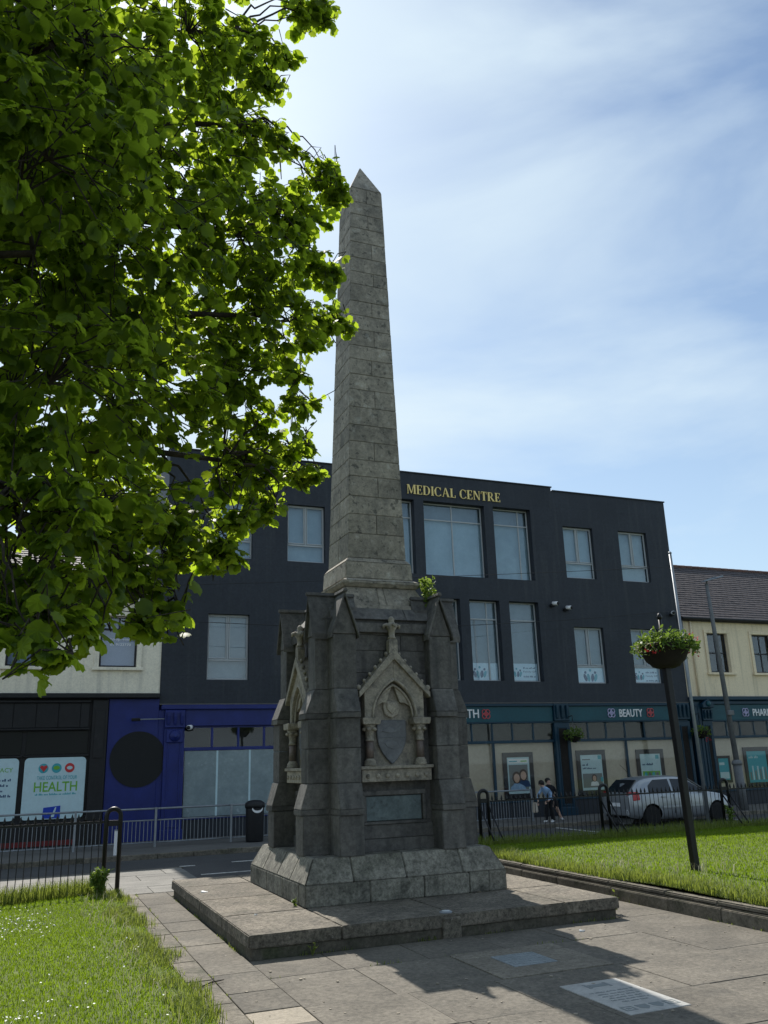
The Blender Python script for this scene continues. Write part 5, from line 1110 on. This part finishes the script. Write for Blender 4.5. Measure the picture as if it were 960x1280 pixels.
# ---------- people (skin modifier bodies, local coordinates: x to the viewer's right)
def skin_body(name, joints, bones, parent, sub=2):
    names = list(joints); me = bpy.data.meshes.new(name); me.from_pydata([joints[n][0] for n in names], [(names.index(a), names.index(b)) for a, b in bones], [])
    o = bpy.data.objects.new(name, me); COL.objects.link(o); sk = o.modifiers.new('skin', 'SKIN'); sk.use_smooth_shade = True
    for i, n in enumerate(names):
        r = joints[n][1]; v = me.skin_vertices[0].data[i]; v.radius = (r, r) if not isinstance(r, tuple) else r; v.use_root = (n == 'pelvis')
    ss = o.modifiers.new('sub', 'SUBSURF'); ss.levels = ss.render_levels = sub
    dg = bpy.context.evaluated_depsgraph_get(); nm = bpy.data.meshes.new_from_object(o.evaluated_get(dg)); bpy.data.objects.remove(o); nm.name = name
    nm.polygons.foreach_set('use_smooth', [True]*len(nm.polygons)); return nm
def paint_person(me, rules, mats):
    for m in mats: me.materials.append(m)
    for p in me.polygons:
        c = p.center
        for i, f in enumerate(rules):
            if f(c): p.material_index = i; break
def person(label, loc, J, extra, mats, rules, hair_c, hair_r, rot=0):
    t = thing('person', label, 'person', loc, rotz=rot); t.scale = (.93, .93, .90)
    B = [('pelvis', 'waist'), ('waist', 'chest'), ('chest', 'neck'), ('neck', 'head'), ('head', 'crown'), ('chest', 'shL'), ('shL', 'elL'), ('elL', 'wrL'), ('wrL', 'haL'), ('chest', 'shR'), ('shR', 'elR'), ('elR', 'wrR'), ('wrR', 'haR'),
         ('pelvis', 'hiL'), ('hiL', 'knL'), ('knL', 'anL'), ('anL', 'toL'), ('pelvis', 'hiR'), ('hiR', 'knR'), ('knR', 'anR'), ('anR', 'toR')]
    me = skin_body('body', J, B, t); paint_person(me, rules, mats); b = local_mesh('body', me, None, t)
    hm = bmesh.new(); bmesh.ops.create_icosphere(hm, subdivisions=2, radius=1)
    for v in hm.verts: v.co = Vector((hair_c[0]+v.co.x*hair_r[0], hair_c[1]+v.co.y*hair_r[1], hair_c[2]+v.co.z*hair_r[2]))*1.0+Vector((random.uniform(-.008, .008),)*3)
    m2 = bpy.data.meshes.new('hair'); hm.to_mesh(m2); hm.free(); m2.polygons.foreach_set('use_smooth', [True]*len(m2.polygons)); local_mesh('hair', m2, M['hair'], t)
    hd = Vector(J['head'][0]); fd = extra
    for s_ in (-1, 1):
        side = Vector((-fd.y, fd.x, 0)); c = hd+fd*.088+side*.034*s_+Vector((0, 0, .03)); local_mesh('eye', MB().lathe([(.002, -.012), (.011, 0), (.002, .012)], (0, 0, 0), 6).mesh('eye'), M['hair'], t, c)
    c = hd+fd*.098; local_mesh('nose', MB().hexa([(-.014, -.014, -.02), (.014, -.014, -.02), (.014, .014, -.02), (-.014, .014, -.02), (-.006, -.006, .03), (.006, -.006, .03), (.006, .006, .03), (-.006, .006, .03)]).mesh('nose', bevel=.004), M['skin'], t, c)
    return t, b
def hand(t, wr, d, mat):
    wr = Vector(wr); d = Vector(d).normalized(); s_ = d.cross(Vector((.3, 1, .1))).normalized(); n_ = d.cross(s_)
    mb = MB()
    for i in range(4):
        o_ = s_*(-.028+.019*i); L_ = (.065, .078, .074, .058)[i]; mb.tube([wr+d*.05+o_, wr+d*(.05+L_*.6)+o_+n_*.008, wr+d*(.05+L_)+o_+n_*.022], [.0095, .009, .007], 6)
    mb.tube([wr+d*.015-s_*.03, wr+d*.045-s_*.055+n_*.01, wr+d*.075-s_*.055+n_*.02], [.011, .010, .008], 6); local_mesh('fingers', mb.mesh('fingers', True), mat, t)
# person in pale blue top, leaning towards the left, hugging / steadying the other
JA = {'pelvis': ((.10, 0, .80), .125), 'waist': ((.05, 0, .93), .115), 'chest': ((-.10, -.01, 1.12), (.135, .12)), 'neck': ((-.20, -.01, 1.25), .05), 'head': ((-.255, -.02, 1.325), .085), 'crown': ((-.275, -.02, 1.39), .075),
      'shL': ((-.06, -.17, 1.14), .062), 'elL': ((.03, -.22, .90), .047), 'wrL': ((-.14, -.22, .76), .034), 'haL': ((-.18, -.22, .73), .036), 'shR': ((-.13, .16, 1.15), .062), 'elR': ((-.28, .20, .95), .047), 'wrR': ((-.33, .12, .76), .034), 'haR': ((-.34, .11, .71), .036),
      'hiL': ((.12, -.09, .74), .10), 'knL': ((.06, -.10, .43), .066), 'anL': ((.13, -.10, .07), .045), 'toL': ((-.03, -.11, .035), .036), 'hiR': ((.09, .09, .74), .10), 'knR': ((-.06, .09, .43), .066), 'anR': ((-.05, .09, .07), .045), 'toR': ((-.20, .08, .035), .036)}
isA = [lambda c: c.z < .075, lambda c: c.z < .80 and c.x > -.12 and abs(c.y) < .19 and not (c.y < -.165), lambda c: (c.x < -.17 and c.z > 1.24), lambda c: c.z < .795, lambda c: True]
tA, bA = person('person in a pale blue top and black trousers leaning forward', (16.02, 25.3, .085), JA, Vector((-.85, -.5, -.1)).normalized(), [M['white'], M['cloth_blk'], M['skin'], M['skin'], M['cloth_blue']], isA, (-.238, -.01, 1.375), (.112, .108, .115))
hand(tA, JA['haL'][0], (-.7, .1, -.5), M['skin']); hand(tA, JA['haR'][0], (-.2, -.1, -1), M['skin'])
JB = {'pelvis': ((.06, .05, .83), .12), 'waist': ((.02, .04, .97), .11), 'chest': ((-.04, .02, 1.16), (.13, .115)), 'neck': ((-.06, .01, 1.31), .048), 'head': ((-.07, -.01, 1.40), .084), 'crown': ((-.07, 0, 1.47), .074),
      'shL': ((.11, -.05, 1.19), .058), 'elL': ((.20, -.10, .98), .044), 'wrL': ((.06, -.20, .94), .033), 'haL': ((.02, -.22, .93), .034), 'shR': ((-.19, .03, 1.19), .058), 'elR': ((-.27, -.04, .97), .044), 'wrR': ((-.22, -.16, .82), .033), 'haR': ((-.20, -.19, .78), .034),
      'hiL': ((.14, .04, .76), .098), 'knL': ((.22, .02, .45), .064), 'anL': ((.37, .03, .12), .042), 'toL': ((.40, -.09, .04), .034), 'hiR': ((-.03, .05, .76), .098), 'knR': ((-.02, .02, .43), .062), 'anR': ((0, .04, .07), .042), 'toR': ((-.02, -.10, .035), .034)}
isB = [lambda c: c.z < .075 or (c.x > .33 and c.z < .11), lambda c: c.z > 1.30, lambda c: c.z < .50 and c.x > .16, lambda c: c.z < .86 and -.16 < c.x < .24 and c.y > -.12, lambda c: True]
tB, bB = person('person in dark clothes with one bare leg standing behind the pale blue top', (16.34, 25.62, .085), JB, Vector((-.2, -.98, 0)).normalized(), [M['white'], M['skin'], M['skin'], M['cloth_blk'], M['cloth_blk']], isB, (-.07, .035, 1.445), (.108, .105, .105))
hand(tB, JB['haL'][0], (-.6, -.4, -.2), M['skin']); hand(tB, JB['haR'][0], (.2, -.4, -.8), M['skin'])
bgb = thing('shoulder_bag', 'beige bag hanging beside the person in the pale blue top', 'bag', (15.45, 25.25, .45))
MB().hexa([(15.36, 25.18, .42), (15.56, 25.18, .42), (15.56, 25.30, .42), (15.36, 25.30, .42), (15.39, 25.2, .74), (15.54, 25.2, .74), (15.54, 25.28, .74), (15.39, 25.28, .74)]).build('pouch', M['bag'], bgb, bevel=.03, seg=2); MB().tube([(15.40, 25.24, .72), (15.43, 25.24, .86), (15.62, 25.24, .82), (15.54, 25.24, .72)], .010, 6).build('handle', M['bag'], bgb, True)

# ================================================================== VEGETATION
tr = thing('broadleaf_tree', 'large green broadleaf tree overhanging the left side of the lawn', 'tree', (-3.4, 6.4, 0))
TB = Vector((-3.4, 6.4, 0))
MB().tube([TB+Vector(q) for q in ((0, 0, -.1), (.02, 0, .25), (.05, .02, 1.2), (.12, .05, 2.6), (.2, .1, 4.2), (.3, .15, 6.0), (.4, .2, 8.0), (.45, .25, 10.2))], [.40, .31, .26, .235, .20, .15, .10, .04], 14).build('trunk', M['bark'], tr, True)
LOB = [(2.38, 7.6, 10.62, .3), (1.70, 7.4, 9.45, .42), (.90, 6.8, 9.0, .78), (1.57, 7.4, 8.48, .56), (2.62, 7.9, 8.43, .31), (2.06, 7.6, 7.76, .52), (1.55, 7.2, 7.1, .74), (2.58, 8.0, 7.4, .34), (2.60, 8.0, 6.74, .29), (1.81, 7.6, 6.48, .74), (1.55, 7.4, 5.57, .58), (2.30, 7.9, 5.71, .17), (2.45, 8.2, 5.1, .22), (1.75, 7.8, 4.83, .50), (1.39, 7.2, 3.94, .24), (.92, 6.8, 4.08, .42), (.87, 6.6, 3.30, .17), (.39, 6.0, 3.60, .42), (.6, 6.4, 3.45, .28), (.12, 5.0, 2.93, .15), (-.11, 5.0, 3.0, .2), (.03, 5.2, 6.82, .78), (.24, 6.0, 6.04, .98), (-.15, 4.6, 5.59, .66), (-.05, 5.2, 4.44, .72), (.59, 6.6, 5.15, .85), (.01, 5.0, 3.57, .42), (.69, 6.6, 7.34, .92), (-.37, 6.4, 5.94, .93),
       (.9, 8.4, 6.6, .9), (.2, 8.2, 8.6, 1.0), (-.6, 8.6, 7.2, 1.2), (.5, 8.2, 4.9, .7), (-.7, 7.4, 9.6, 1.2), (-.3, 7.4, 10.5, .7), (-1.0, 6.2, 8.2, 1.1), (-.8, 4.6, 6.6, .9), (-.7, 7.6, 4.6, .9),
       (.71, 6.0, 3.14, .14), (-.05, 5.0, 3.19, .28), (.31, 5.8, 3.82, .40), (.64, 6.2, 3.46, .22), (1.03, 6.8, 3.76, .24), (1.64, 7.4, 4.3, .24), (1.96, 7.8, 5.19, .36), (.06, 4.9, 2.98, .17), (-.12, 4.8, 2.95, .14), (.28, 5.4, 3.12, .15)]
SPRAY = [(.18, 4.6, 2.72, .09), (.35, 5.2, 2.93, .08), (-.01, 4.6, 2.80, .08), (.78, 6.05, 3.08, .10), (1.57, 7.2, 3.90, .12), (1.0, 6.4, 3.26, .10), (2.90, 8.1, 8.83, .11), (2.70, 7.9, 8.71, .18), (2.90, 8.1, 6.92, .15), (3.06, 8.2, 6.90, .07), (2.74, 8.0, 7.51, .18), (2.34, 7.8, 6.03, .13), (2.58, 8.0, 5.83, .08), (2.68, 8.2, 5.09, .12), (2.09, 7.8, 4.57, .18), (2.56, 8.1, 5.36, .14), (2.66, 7.8, 10.95, .12), (2.19, 7.6, 9.86, .15), (1.93, 7.5, 9.3, .16), (2.10, 7.6, 8.63, .17), (2.46, 7.8, 7.78, .15), (2.55, 7.7, 10.75, .12), (2.3, 7.5, 10.4, .13), (2.85, 8.05, 8.5, .14), (2.45, 7.8, 6.4, .2)]
EXT = [(-3.2, 6.4, 10.4, 1.9), (-4.8, 7.2, 8.6, 2.0), (-5.6, 5.6, 6.4, 1.9), (-2.8, 4.2, 7.2, 1.6), (-2.2, 8.8, 6.2, 1.6), (-4.2, 8.6, 5.0, 1.6), (-4.6, 4.2, 5.2, 1.5), (-2.0, 5.0, 9.4, 1.4), (-1.8, 4.4, 4.6, .9), (-2.6, 7.4, 4.2, 1.1), (-1.9, 7.2, 8.0, 1.5), (-1.2, 9.2, 9.2, 1.0), (-1.2, 9.6, 8.4, 1.5), (-1.4, 9.4, 6.2, 1.3), (-.8, 8.6, 10.6, 1.2)]  # outer crown; rear lobes added to block sun and darken the leaves
# limbs run from the trunk to the outer lobes
def limb(a, b, r0, r1, sag=.25, name='limb'):
    a, b = Vector(a), Vector(b); pts = []; rad = []; n = 9; off = Vector((random.uniform(-.2, .2), random.uniform(-.2, .2), sag))
    for i in range(n+1): u = i/n; pts.append(a.lerp(b, u)+off*math.sin(math.pi*u)+Vector((random.gauss(0, .03), random.gauss(0, .03), random.gauss(0, .03)))*(0 if i in (0, n) else 1)); rad.append(r0+(r1-r0)*u**.8)
    MB().tube(pts, rad, 8).build(name, M['bark'], tr, True); return pts
nodes = []
for (z, tgt, r0) in ((3.3, (.2, 6.3, 3.9), .085), (4.0, (1.5, 7.5, 4.9), .10), (4.6, (1.7, 7.4, 6.4), .10), (5.2, (1.5, 7.2, 7.2), .10), (5.8, (1.5, 7.3, 8.5), .10), (6.6, (1.4, 7.2, 9.6), .09), (4.2, (-.2, 5.0, 5.2), .09), (3.6, (-.2, 5.0, 3.7), .06), (5.5, (-.2, 5.0, 6.8), .08), (5.0, (-4.8, 7.4, 8.2), .10), (4.4, (-5.4, 5.4, 6.4), .10), (5.2, (-2.8, 3.8, 7.0), .09), (4.4, (-2.6, 8.8, 6.2), .09), (6.5, (-.6, 7.6, 9.8), .08)):
    k = min(range(5), key=lambda q: abs((1.2, 2.6, 4.2, 6, 8)[q]-z)); ax = Vector((.06+z*.045, .02+z*.022, z))
    nodes += limb(TB+ax, tgt, r0, .022)[2:]
base_np = np.array([list(p) for p in nodes])
for (x, y, z, r) in LOB+SPRAY:                 # a side branch into every leafy mass
    a = base_np[int(np.argmin(((base_np-np.array((x-.3, y-.1, z-.1)))**2).sum(1)))]
    if (Vector(a)-Vector((x, y, z))).length > .25: nodes += limb(a, (x, y, z), .016, .004, .12, 'branch')[3:]
nodes_np = np.array([list(p) for p in nodes])
tw = MB(); LP = []; LD = []; LN = []; LS = []
def cluster(p, out, nl, size):
    p = Vector(p); i = int(np.argmin(((nodes_np-np.array(p))**2).sum(1))); a = Vector(nodes_np[i])
    L_ = random.uniform(.16, .40); d = (Vector(out)*.8+Vector((random.gauss(0, .35), random.gauss(0, .35), random.gauss(-.25, .3)))).normalized()
    st = p-d*L_
    if random.random() < .5 and (a-st).length < .5: tw.tube([a, a.lerp(st, .5)+Vector((0, 0, .08)), st, p], [.008, .006, .005, .003], 4, False)
    else: tw.tube([st, p], [.006, .0025], 4, False)
    for k in range(nl):
        u = random.random()**.7; b = st.lerp(p, u); an = random.uniform(0, 6.28); sd_ = Vector((math.cos(an), math.sin(an), random.uniform(-.5, .2))); ld = (d*.45+sd_*.8+Vector((0, 0, -.38))).normalized()
        LP.append(b+ld*.035); LD.append(ld); LN.append(Vector((random.gauss(0, .55), random.gauss(0, .55), 1))); LS.append(size*random.uniform(.5, 1.5))
for (x, y, z, r) in LOB:
    n = int(4+145*r*r+(20*r if r > .4 else 6*r))
    v = rand_dirs(n); rad = r*(.25+.78*rng.random(n)**.45)
    ex_ = 1.0 if r > .4 else 1.45
    for q, s_ in zip(v, rad): cluster((x+q[0]*s_*ex_, y+q[1]*s_*ex_, z+q[2]*s_*.95/ex_**1.5), q, random.randint(8, 13), .078)
for (x, y, z, r) in SPRAY:
    v = rand_dirs(int(4+30*r)); rad = r*(.15+.85*rng.random(len(v)))
    for q, s_ in zip(v, rad): cluster((x+q[0]*s_*1.7-.05, y+q[1]*s_*1.2, z+q[2]*s_*.6+q[0]*s_*.25), q*np.array((1, 1, .6))+np.array((.5, .1, -.1)), random.randint(6, 10), .084)
for (x, y, z, r) in EXT:
    n = int(44*r*r); v = rand_dirs(n); rad = r*(.55+.45*rng.random(n)**.5)
    for q, s_ in zip(v, rad): cluster((x+q[0]*s_, y+q[1]*s_, z+q[2]*s_*.9), q, 10, .125)
LP, LD, LN, LS = (np.array([list(p) for p in q]) if q is not LS else np.array(q) for q in (LP, LD, LN, LS))
# the 300 leaves that show largest are parts of their own
mw = np.array(cam.matrix_world.inverted()); hc = (mw @ np.concatenate([LP, np.ones((len(LP), 1))], 1).T).T
dep = -hc[:, 2]; px_ = hc[:, 0]/np.maximum(dep, .1)*1063.5+480; py_ = 640-hc[:, 1]/np.maximum(dep, .1)*1063.5
vis = (dep > .5) & (px_ > 0) & (px_ < 960) & (py_ > 0) & (py_ < 1280)
order = np.argsort(np.where(vis, dep/LS, 1e9))[:300]; keep = np.ones(len(LP), bool); keep[order] = False
leaf_cloud('crown', LP[keep], LD[keep], LN[keep], LS[keep], M['leaf'], tr)
lm = bpy.data.meshes.new('leaf'); lm.from_pydata([tuple(v) for v in LEAF], [], LEAFF); lm.materials.append(M['leaf'])
X_, Y_, Z_ = frames(LD[order], LN[order])
for i, k in enumerate(order):
    o = bpy.data.objects.new('leaf', lm); COL.objects.link(o); o.parent = tr; s_ = float(LS[k])
    o.matrix_local = Matrix(((X_[i][0]*s_, Y_[i][0]*s_, Z_[i][0]*s_, LP[k][0]-TB.x), (X_[i][1]*s_, Y_[i][1]*s_, Z_[i][1]*s_, LP[k][1]-TB.y), (X_[i][2]*s_, Y_[i][2]*s_, Z_[i][2]*s_, LP[k][2]-TB.z), (0, 0, 0, 1)))
tag(tw.build('twigs', M['bark'], tr, fix=False), kind='stuff')

# weeds: each a small plant of its own
def weed(name, label, c, h, spread, nst, nl, size, mat='weed', up=.6):
    t = thing(name, label, 'plant', c); st = MB(); P = []
    for i in range(nst):
        a = random.uniform(0, 6.28); tip = Vector(c)+Vector((math.cos(a)*spread*random.uniform(.3, 1), math.sin(a)*spread*random.uniform(.3, 1), h*random.uniform(.6, 1))); mid = Vector(c).lerp(tip, .5)+Vector((0, 0, h*.12)); st.tube([c, mid, tip], [.006, .004, .002], 4)
        for k in range(nl): u = random.uniform(.15, 1); q = (Vector(c).lerp(mid, u*2) if u < .5 else mid.lerp(tip, u*2-1)); P.append(list(q))
    st.build('stem', M[mat], t, fix=False); P = np.array(P); n = len(P); leaf_cloud('foliage', P, rand_dirs(n, up*.5), rand_dirs(n, 1), size*(.6+.6*rng.random(n)), M[mat], t, SLEAF, SLEAFF); return t
weed('weed_shrub', 'self seeded shrub growing from the right gable of the monument', (6.10, 12.86, 4.50), .72, .22, 9, 26, .085)
weed('weed_shrub', 'tiny weed at the left foot of the plinth', (3.62, 12.42, .262), .10, .05, 5, 8, .045)
weed('weed_shrub', 'small dry weed in the joint before the platform front corner', (3.30, 10.55, .0), .13, .09, 6, 5, .035, 'grassdk')
weed('weed_shrub', 'tall weed at the right end of the platform step', (7.86, 10.95, .0), .30, .10, 8, 8, .06, 'grassdk')
weed('weed_shrub', 'bright young bush at the foot of the left hoop post', (1.36, 16.6, .02), .52, .22, 26, 26, .075)
weed('weed_shrub', 'leafy weed below the hoop post before the car bonnet', (18.2, 19.55, .06), .62, .18, 9, 14, .10)

def blades(name, label, xy, zf, h, w, mat, lean=.5):
    n = len(xy); a = rng.random(n)*2*np.pi; ln = lean*h*rng.random(n); dx, dy = np.cos(a), np.sin(a); wx_, wy_ = -dy*w/2, dx*w/2
    z0 = np.array([zf(x, y) for x, y in xy]); V = np.zeros((n, 5, 3)); x, y = xy[:, 0], xy[:, 1]
    V[:, 0] = np.stack([x-wx_, y-wy_, z0-.01], 1); V[:, 1] = np.stack([x+wx_, y+wy_, z0-.01], 1)
    V[:, 2] = np.stack([x+dx*ln*.35+wx_*.7, y+dy*ln*.35+wy_*.7, z0+h*.6], 1); V[:, 3] = np.stack([x+dx*ln*.35-wx_*.7, y+dy*ln*.35-wy_*.7, z0+h*.6], 1); V[:, 4] = np.stack([x+dx*ln, y+dy*ln, z0+h*(1-.25*(ln/h))], 1)
    F = (np.array([(0, 1, 2), (0, 2, 3), (3, 2, 4)])[None]+(np.arange(n)*5)[:, None, None]).reshape(-1, 3)
    me = bpy.data.meshes.new(name); me.vertices.add(n*5); me.vertices.foreach_set('co', V.astype(np.float32).ravel()); nf = len(F); me.loops.add(nf*3); me.polygons.add(nf); me.loops.foreach_set('vertex_index', F.astype(np.int32).ravel()); me.polygons.foreach_set('loop_start', np.arange(0, nf*3, 3, dtype=np.int32)); me.update(calc_edges=True)
    return tag(link_mesh(name, me, mat), label, 'grass', kind='stuff')
def uni(n, x0, x1, y0, y1): return np.stack([x0+(x1-x0)*rng.random(n), y0+(y1-y0)*rng.random(n)], 1)
n = 120000; xy = uni(n, -2.4, 1.72, 6.0, 17.1)
blades('grass', 'short sunlit grass of the left lawn', xy, zl, .016+.026*rng.random(n), .006+.004*rng.random(n), M['grass'], .8)
n = 9000; yy_ = 6+11.1*rng.random(n); xy = np.stack([1.74+.06*np.sin(yy_*2.9)+.05*np.sin(yy_*6.7+1)-.34*rng.random(n)**1.6+.05*rng.normal(size=n), yy_], 1); m_ = (np.sin(xy[:, 1]*2.3)+np.sin(xy[:, 1]*5.1+1)+rng.normal(size=n)*.8) > -.4; xy = xy[m_]; n = len(xy)
blades('rough_grass', 'longer tufts of grass along the left path edge', xy, zl, .05+.08*rng.random(n), .006+.005*rng.random(n), M['grassdk'], 1.1)
n = 380; xy = np.stack([1.5-.5*rng.random(n)+.08*rng.normal(size=n), 7+9.5*rng.random(n)], 1)
blades('dry_grass', 'pale dry grass stems along the left lawn edge', xy, zl, .07+.12*rng.random(n), .006+.004*rng.random(n), M['straw'], 1.3)
n = 4200; xy = uni(n, -2.4, 1.5, 16.75, 17.35)
blades('rough_grass', 'longer grass under the left spear railing', xy, zl, .12+.22*rng.random(n), .008+.006*rng.random(n), M['grassdk'], .8)
n = 110000; xy = uni(n, 8.86, 23, 8.6, 19.7); m_ = (xy[:, 0] < 9.4+(xy[:, 1]-8)*1.35+4); xy = xy[m_]; n = len(xy)
blades('grass', 'short grass of the right lawn', xy, zr, .022+.034*rng.random(n), .009+.006*rng.random(n), M['grass'], .8)
n = 9000; xy = uni(n, 8.9, 23, 18.9, 19.95); blades('rough_grass', 'longer grass below the right spear railings', xy, zr, .08+.22*rng.random(n)**1.8, .010+.008*rng.random(n), M['grassdk'], .8)
n = 6500; xy = np.stack([8.78+.5*rng.random(n)**1.6, 8.5+11*rng.random(n)], 1); blades('rough_grass', 'longer grass fringing the right lawn wall', xy, zr, .07+.12*rng.random(n), .008+.006*rng.random(n), M['grassdk'], 1.0)
n = 240; xy = np.concatenate([uni(60, 8.9, 9.4, 9, 18), np.stack([10.15+.5*rng.normal(size=90), 11.7+.4*rng.normal(size=90)], 1), np.stack([9.6+.3*rng.normal(size=90), 13.2+.4*rng.normal(size=90)], 1)]); blades('dry_grass', 'pale dry grass stems in the right lawn', xy, zr, .08+.16*rng.random(n), .007+.005*rng.random(n), M['straw'], 1.2)
ed = np.concatenate([np.stack([2.555+.012*rng.normal(size=420), 10.7+5.6*rng.random(420)], 1), np.stack([2.6+5.1*rng.random(260), 10.635+.012*rng.normal(size=260)], 1), np.stack([2.018+.01*rng.normal(size=300), 6+11*rng.random(300)], 1), np.stack([8.61+.012*rng.normal(size=260), 7+9*rng.random(260)], 1), np.stack([2.56+5.0*rng.random(160), 9.70+.006*rng.normal(size=160)], 1)])
ed = ed[(np.sin(ed[:, 0]*3.1+ed[:, 1]*2.7)+np.sin(ed[:, 1]*7.3+ed[:, 0]*5.1)) > .35]
blades('joint_weeds', 'small weeds and moss tufts in the paving joints', ed, lambda x, y: .0, .012+.045*rng.random(len(ed))**2, .006+.006*rng.random(len(ed)), M['grassdk'], 1.2)
gm = MB()
for i in range(150):
    x, y = random.uniform(2.1, 8.5), random.uniform(5.5, 10.5); r_ = random.choice((.006, .008, .012, .018))*random.uniform(.8, 1.3); gm.prism([(x+r_*random.uniform(.7, 1.1)*math.cos(u), y+r_*random.uniform(.7, 1.1)*math.sin(u)) for u in [2*math.pi*j/7 for j in range(7)]], 'z', .003, .0065+r_*.15)
tag(gm.build('paving_grit', M['paverpale'], None), 'pale gum spots and grit scattered on the paving', 'grit', kind='stuff')
# daisies
def daisies(label, xy, zf):
    n = len(xy); P = np.array([(x, y, zf(x, y)+.055+.02*random.random()) for x, y in xy]); tpl = np.array([(0, 0, .0)]+[(math.cos(u)*.5, math.sin(u)*.5, .08) for u in [2*math.pi*j/7 for j in range(7)]]); tf = [(0, 1+j, 1+(j+1) % 7) for j in range(7)]
    nn = rand_dirs(n, 2.5); dd = np.cross(nn, rand_dirs(n)); o = leaf_cloud('daisies', P, dd, nn, .015+.009*rng.random(n), M['petal'], None, tpl, tf); return tag(o, label, 'flowers', kind='stuff')
xy = np.concatenate([np.stack([-.05+.32*rng.normal(size=220), 14.3+.75*rng.normal(size=220)], 1), np.stack([.05+.3*rng.normal(size=46), 8.9+.12*rng.normal(size=46)], 1), uni(70, -.6, 1.5, 8, 15)])
daisies('white daisies scattered over the left lawn', xy, zl)
# litter, twig, feather-like scraps
tw_ = thing('fallen_twig', 'brown twig lying on the path edging by the left lawn', 'twig', (1.95, 9.75, .015)); MB().tube([(1.82, 9.60, .022), (1.95, 9.72, .028), (2.10, 9.80, .022)], [.007, .009, .005], 5).build('stem', M['bark'], tw_, True); MB().tube([(1.95, 9.72, .028), (2.0, 9.83, .024)], [.005, .002], 5).build('side_shoot', M['bark'], tw_, True)
def scrap(label, x, y, z, s):
    mb = MB(); p = [(x+s*random.uniform(.5, 1)*math.cos(u), y+s*random.uniform(.4, 1)*math.sin(u), z+random.uniform(.003, .02)) for u in [2*math.pi*j/7 for j in range(7)]]
    mb.add(p+[(q[0], q[1], z+.001) for q in p], [tuple(range(7)), tuple(range(13, 6, -1))]+[(i, i+7, (i+1) % 7+7, (i+1) % 7) for i in range(7)]); tag(mb.build('litter_scrap', M['paper' if False else 'white'], None), label, 'litter')
scrap('white scrap of litter on the left side of the platform', 2.78, 14.55, PH, .075)
scrap('small white scrap on the paving by the platform front right', 6.75, 10.12, .003, .05)
scrap('white scrap on the platform slab near its front left edge', 2.98, 12.0, PH, .03)
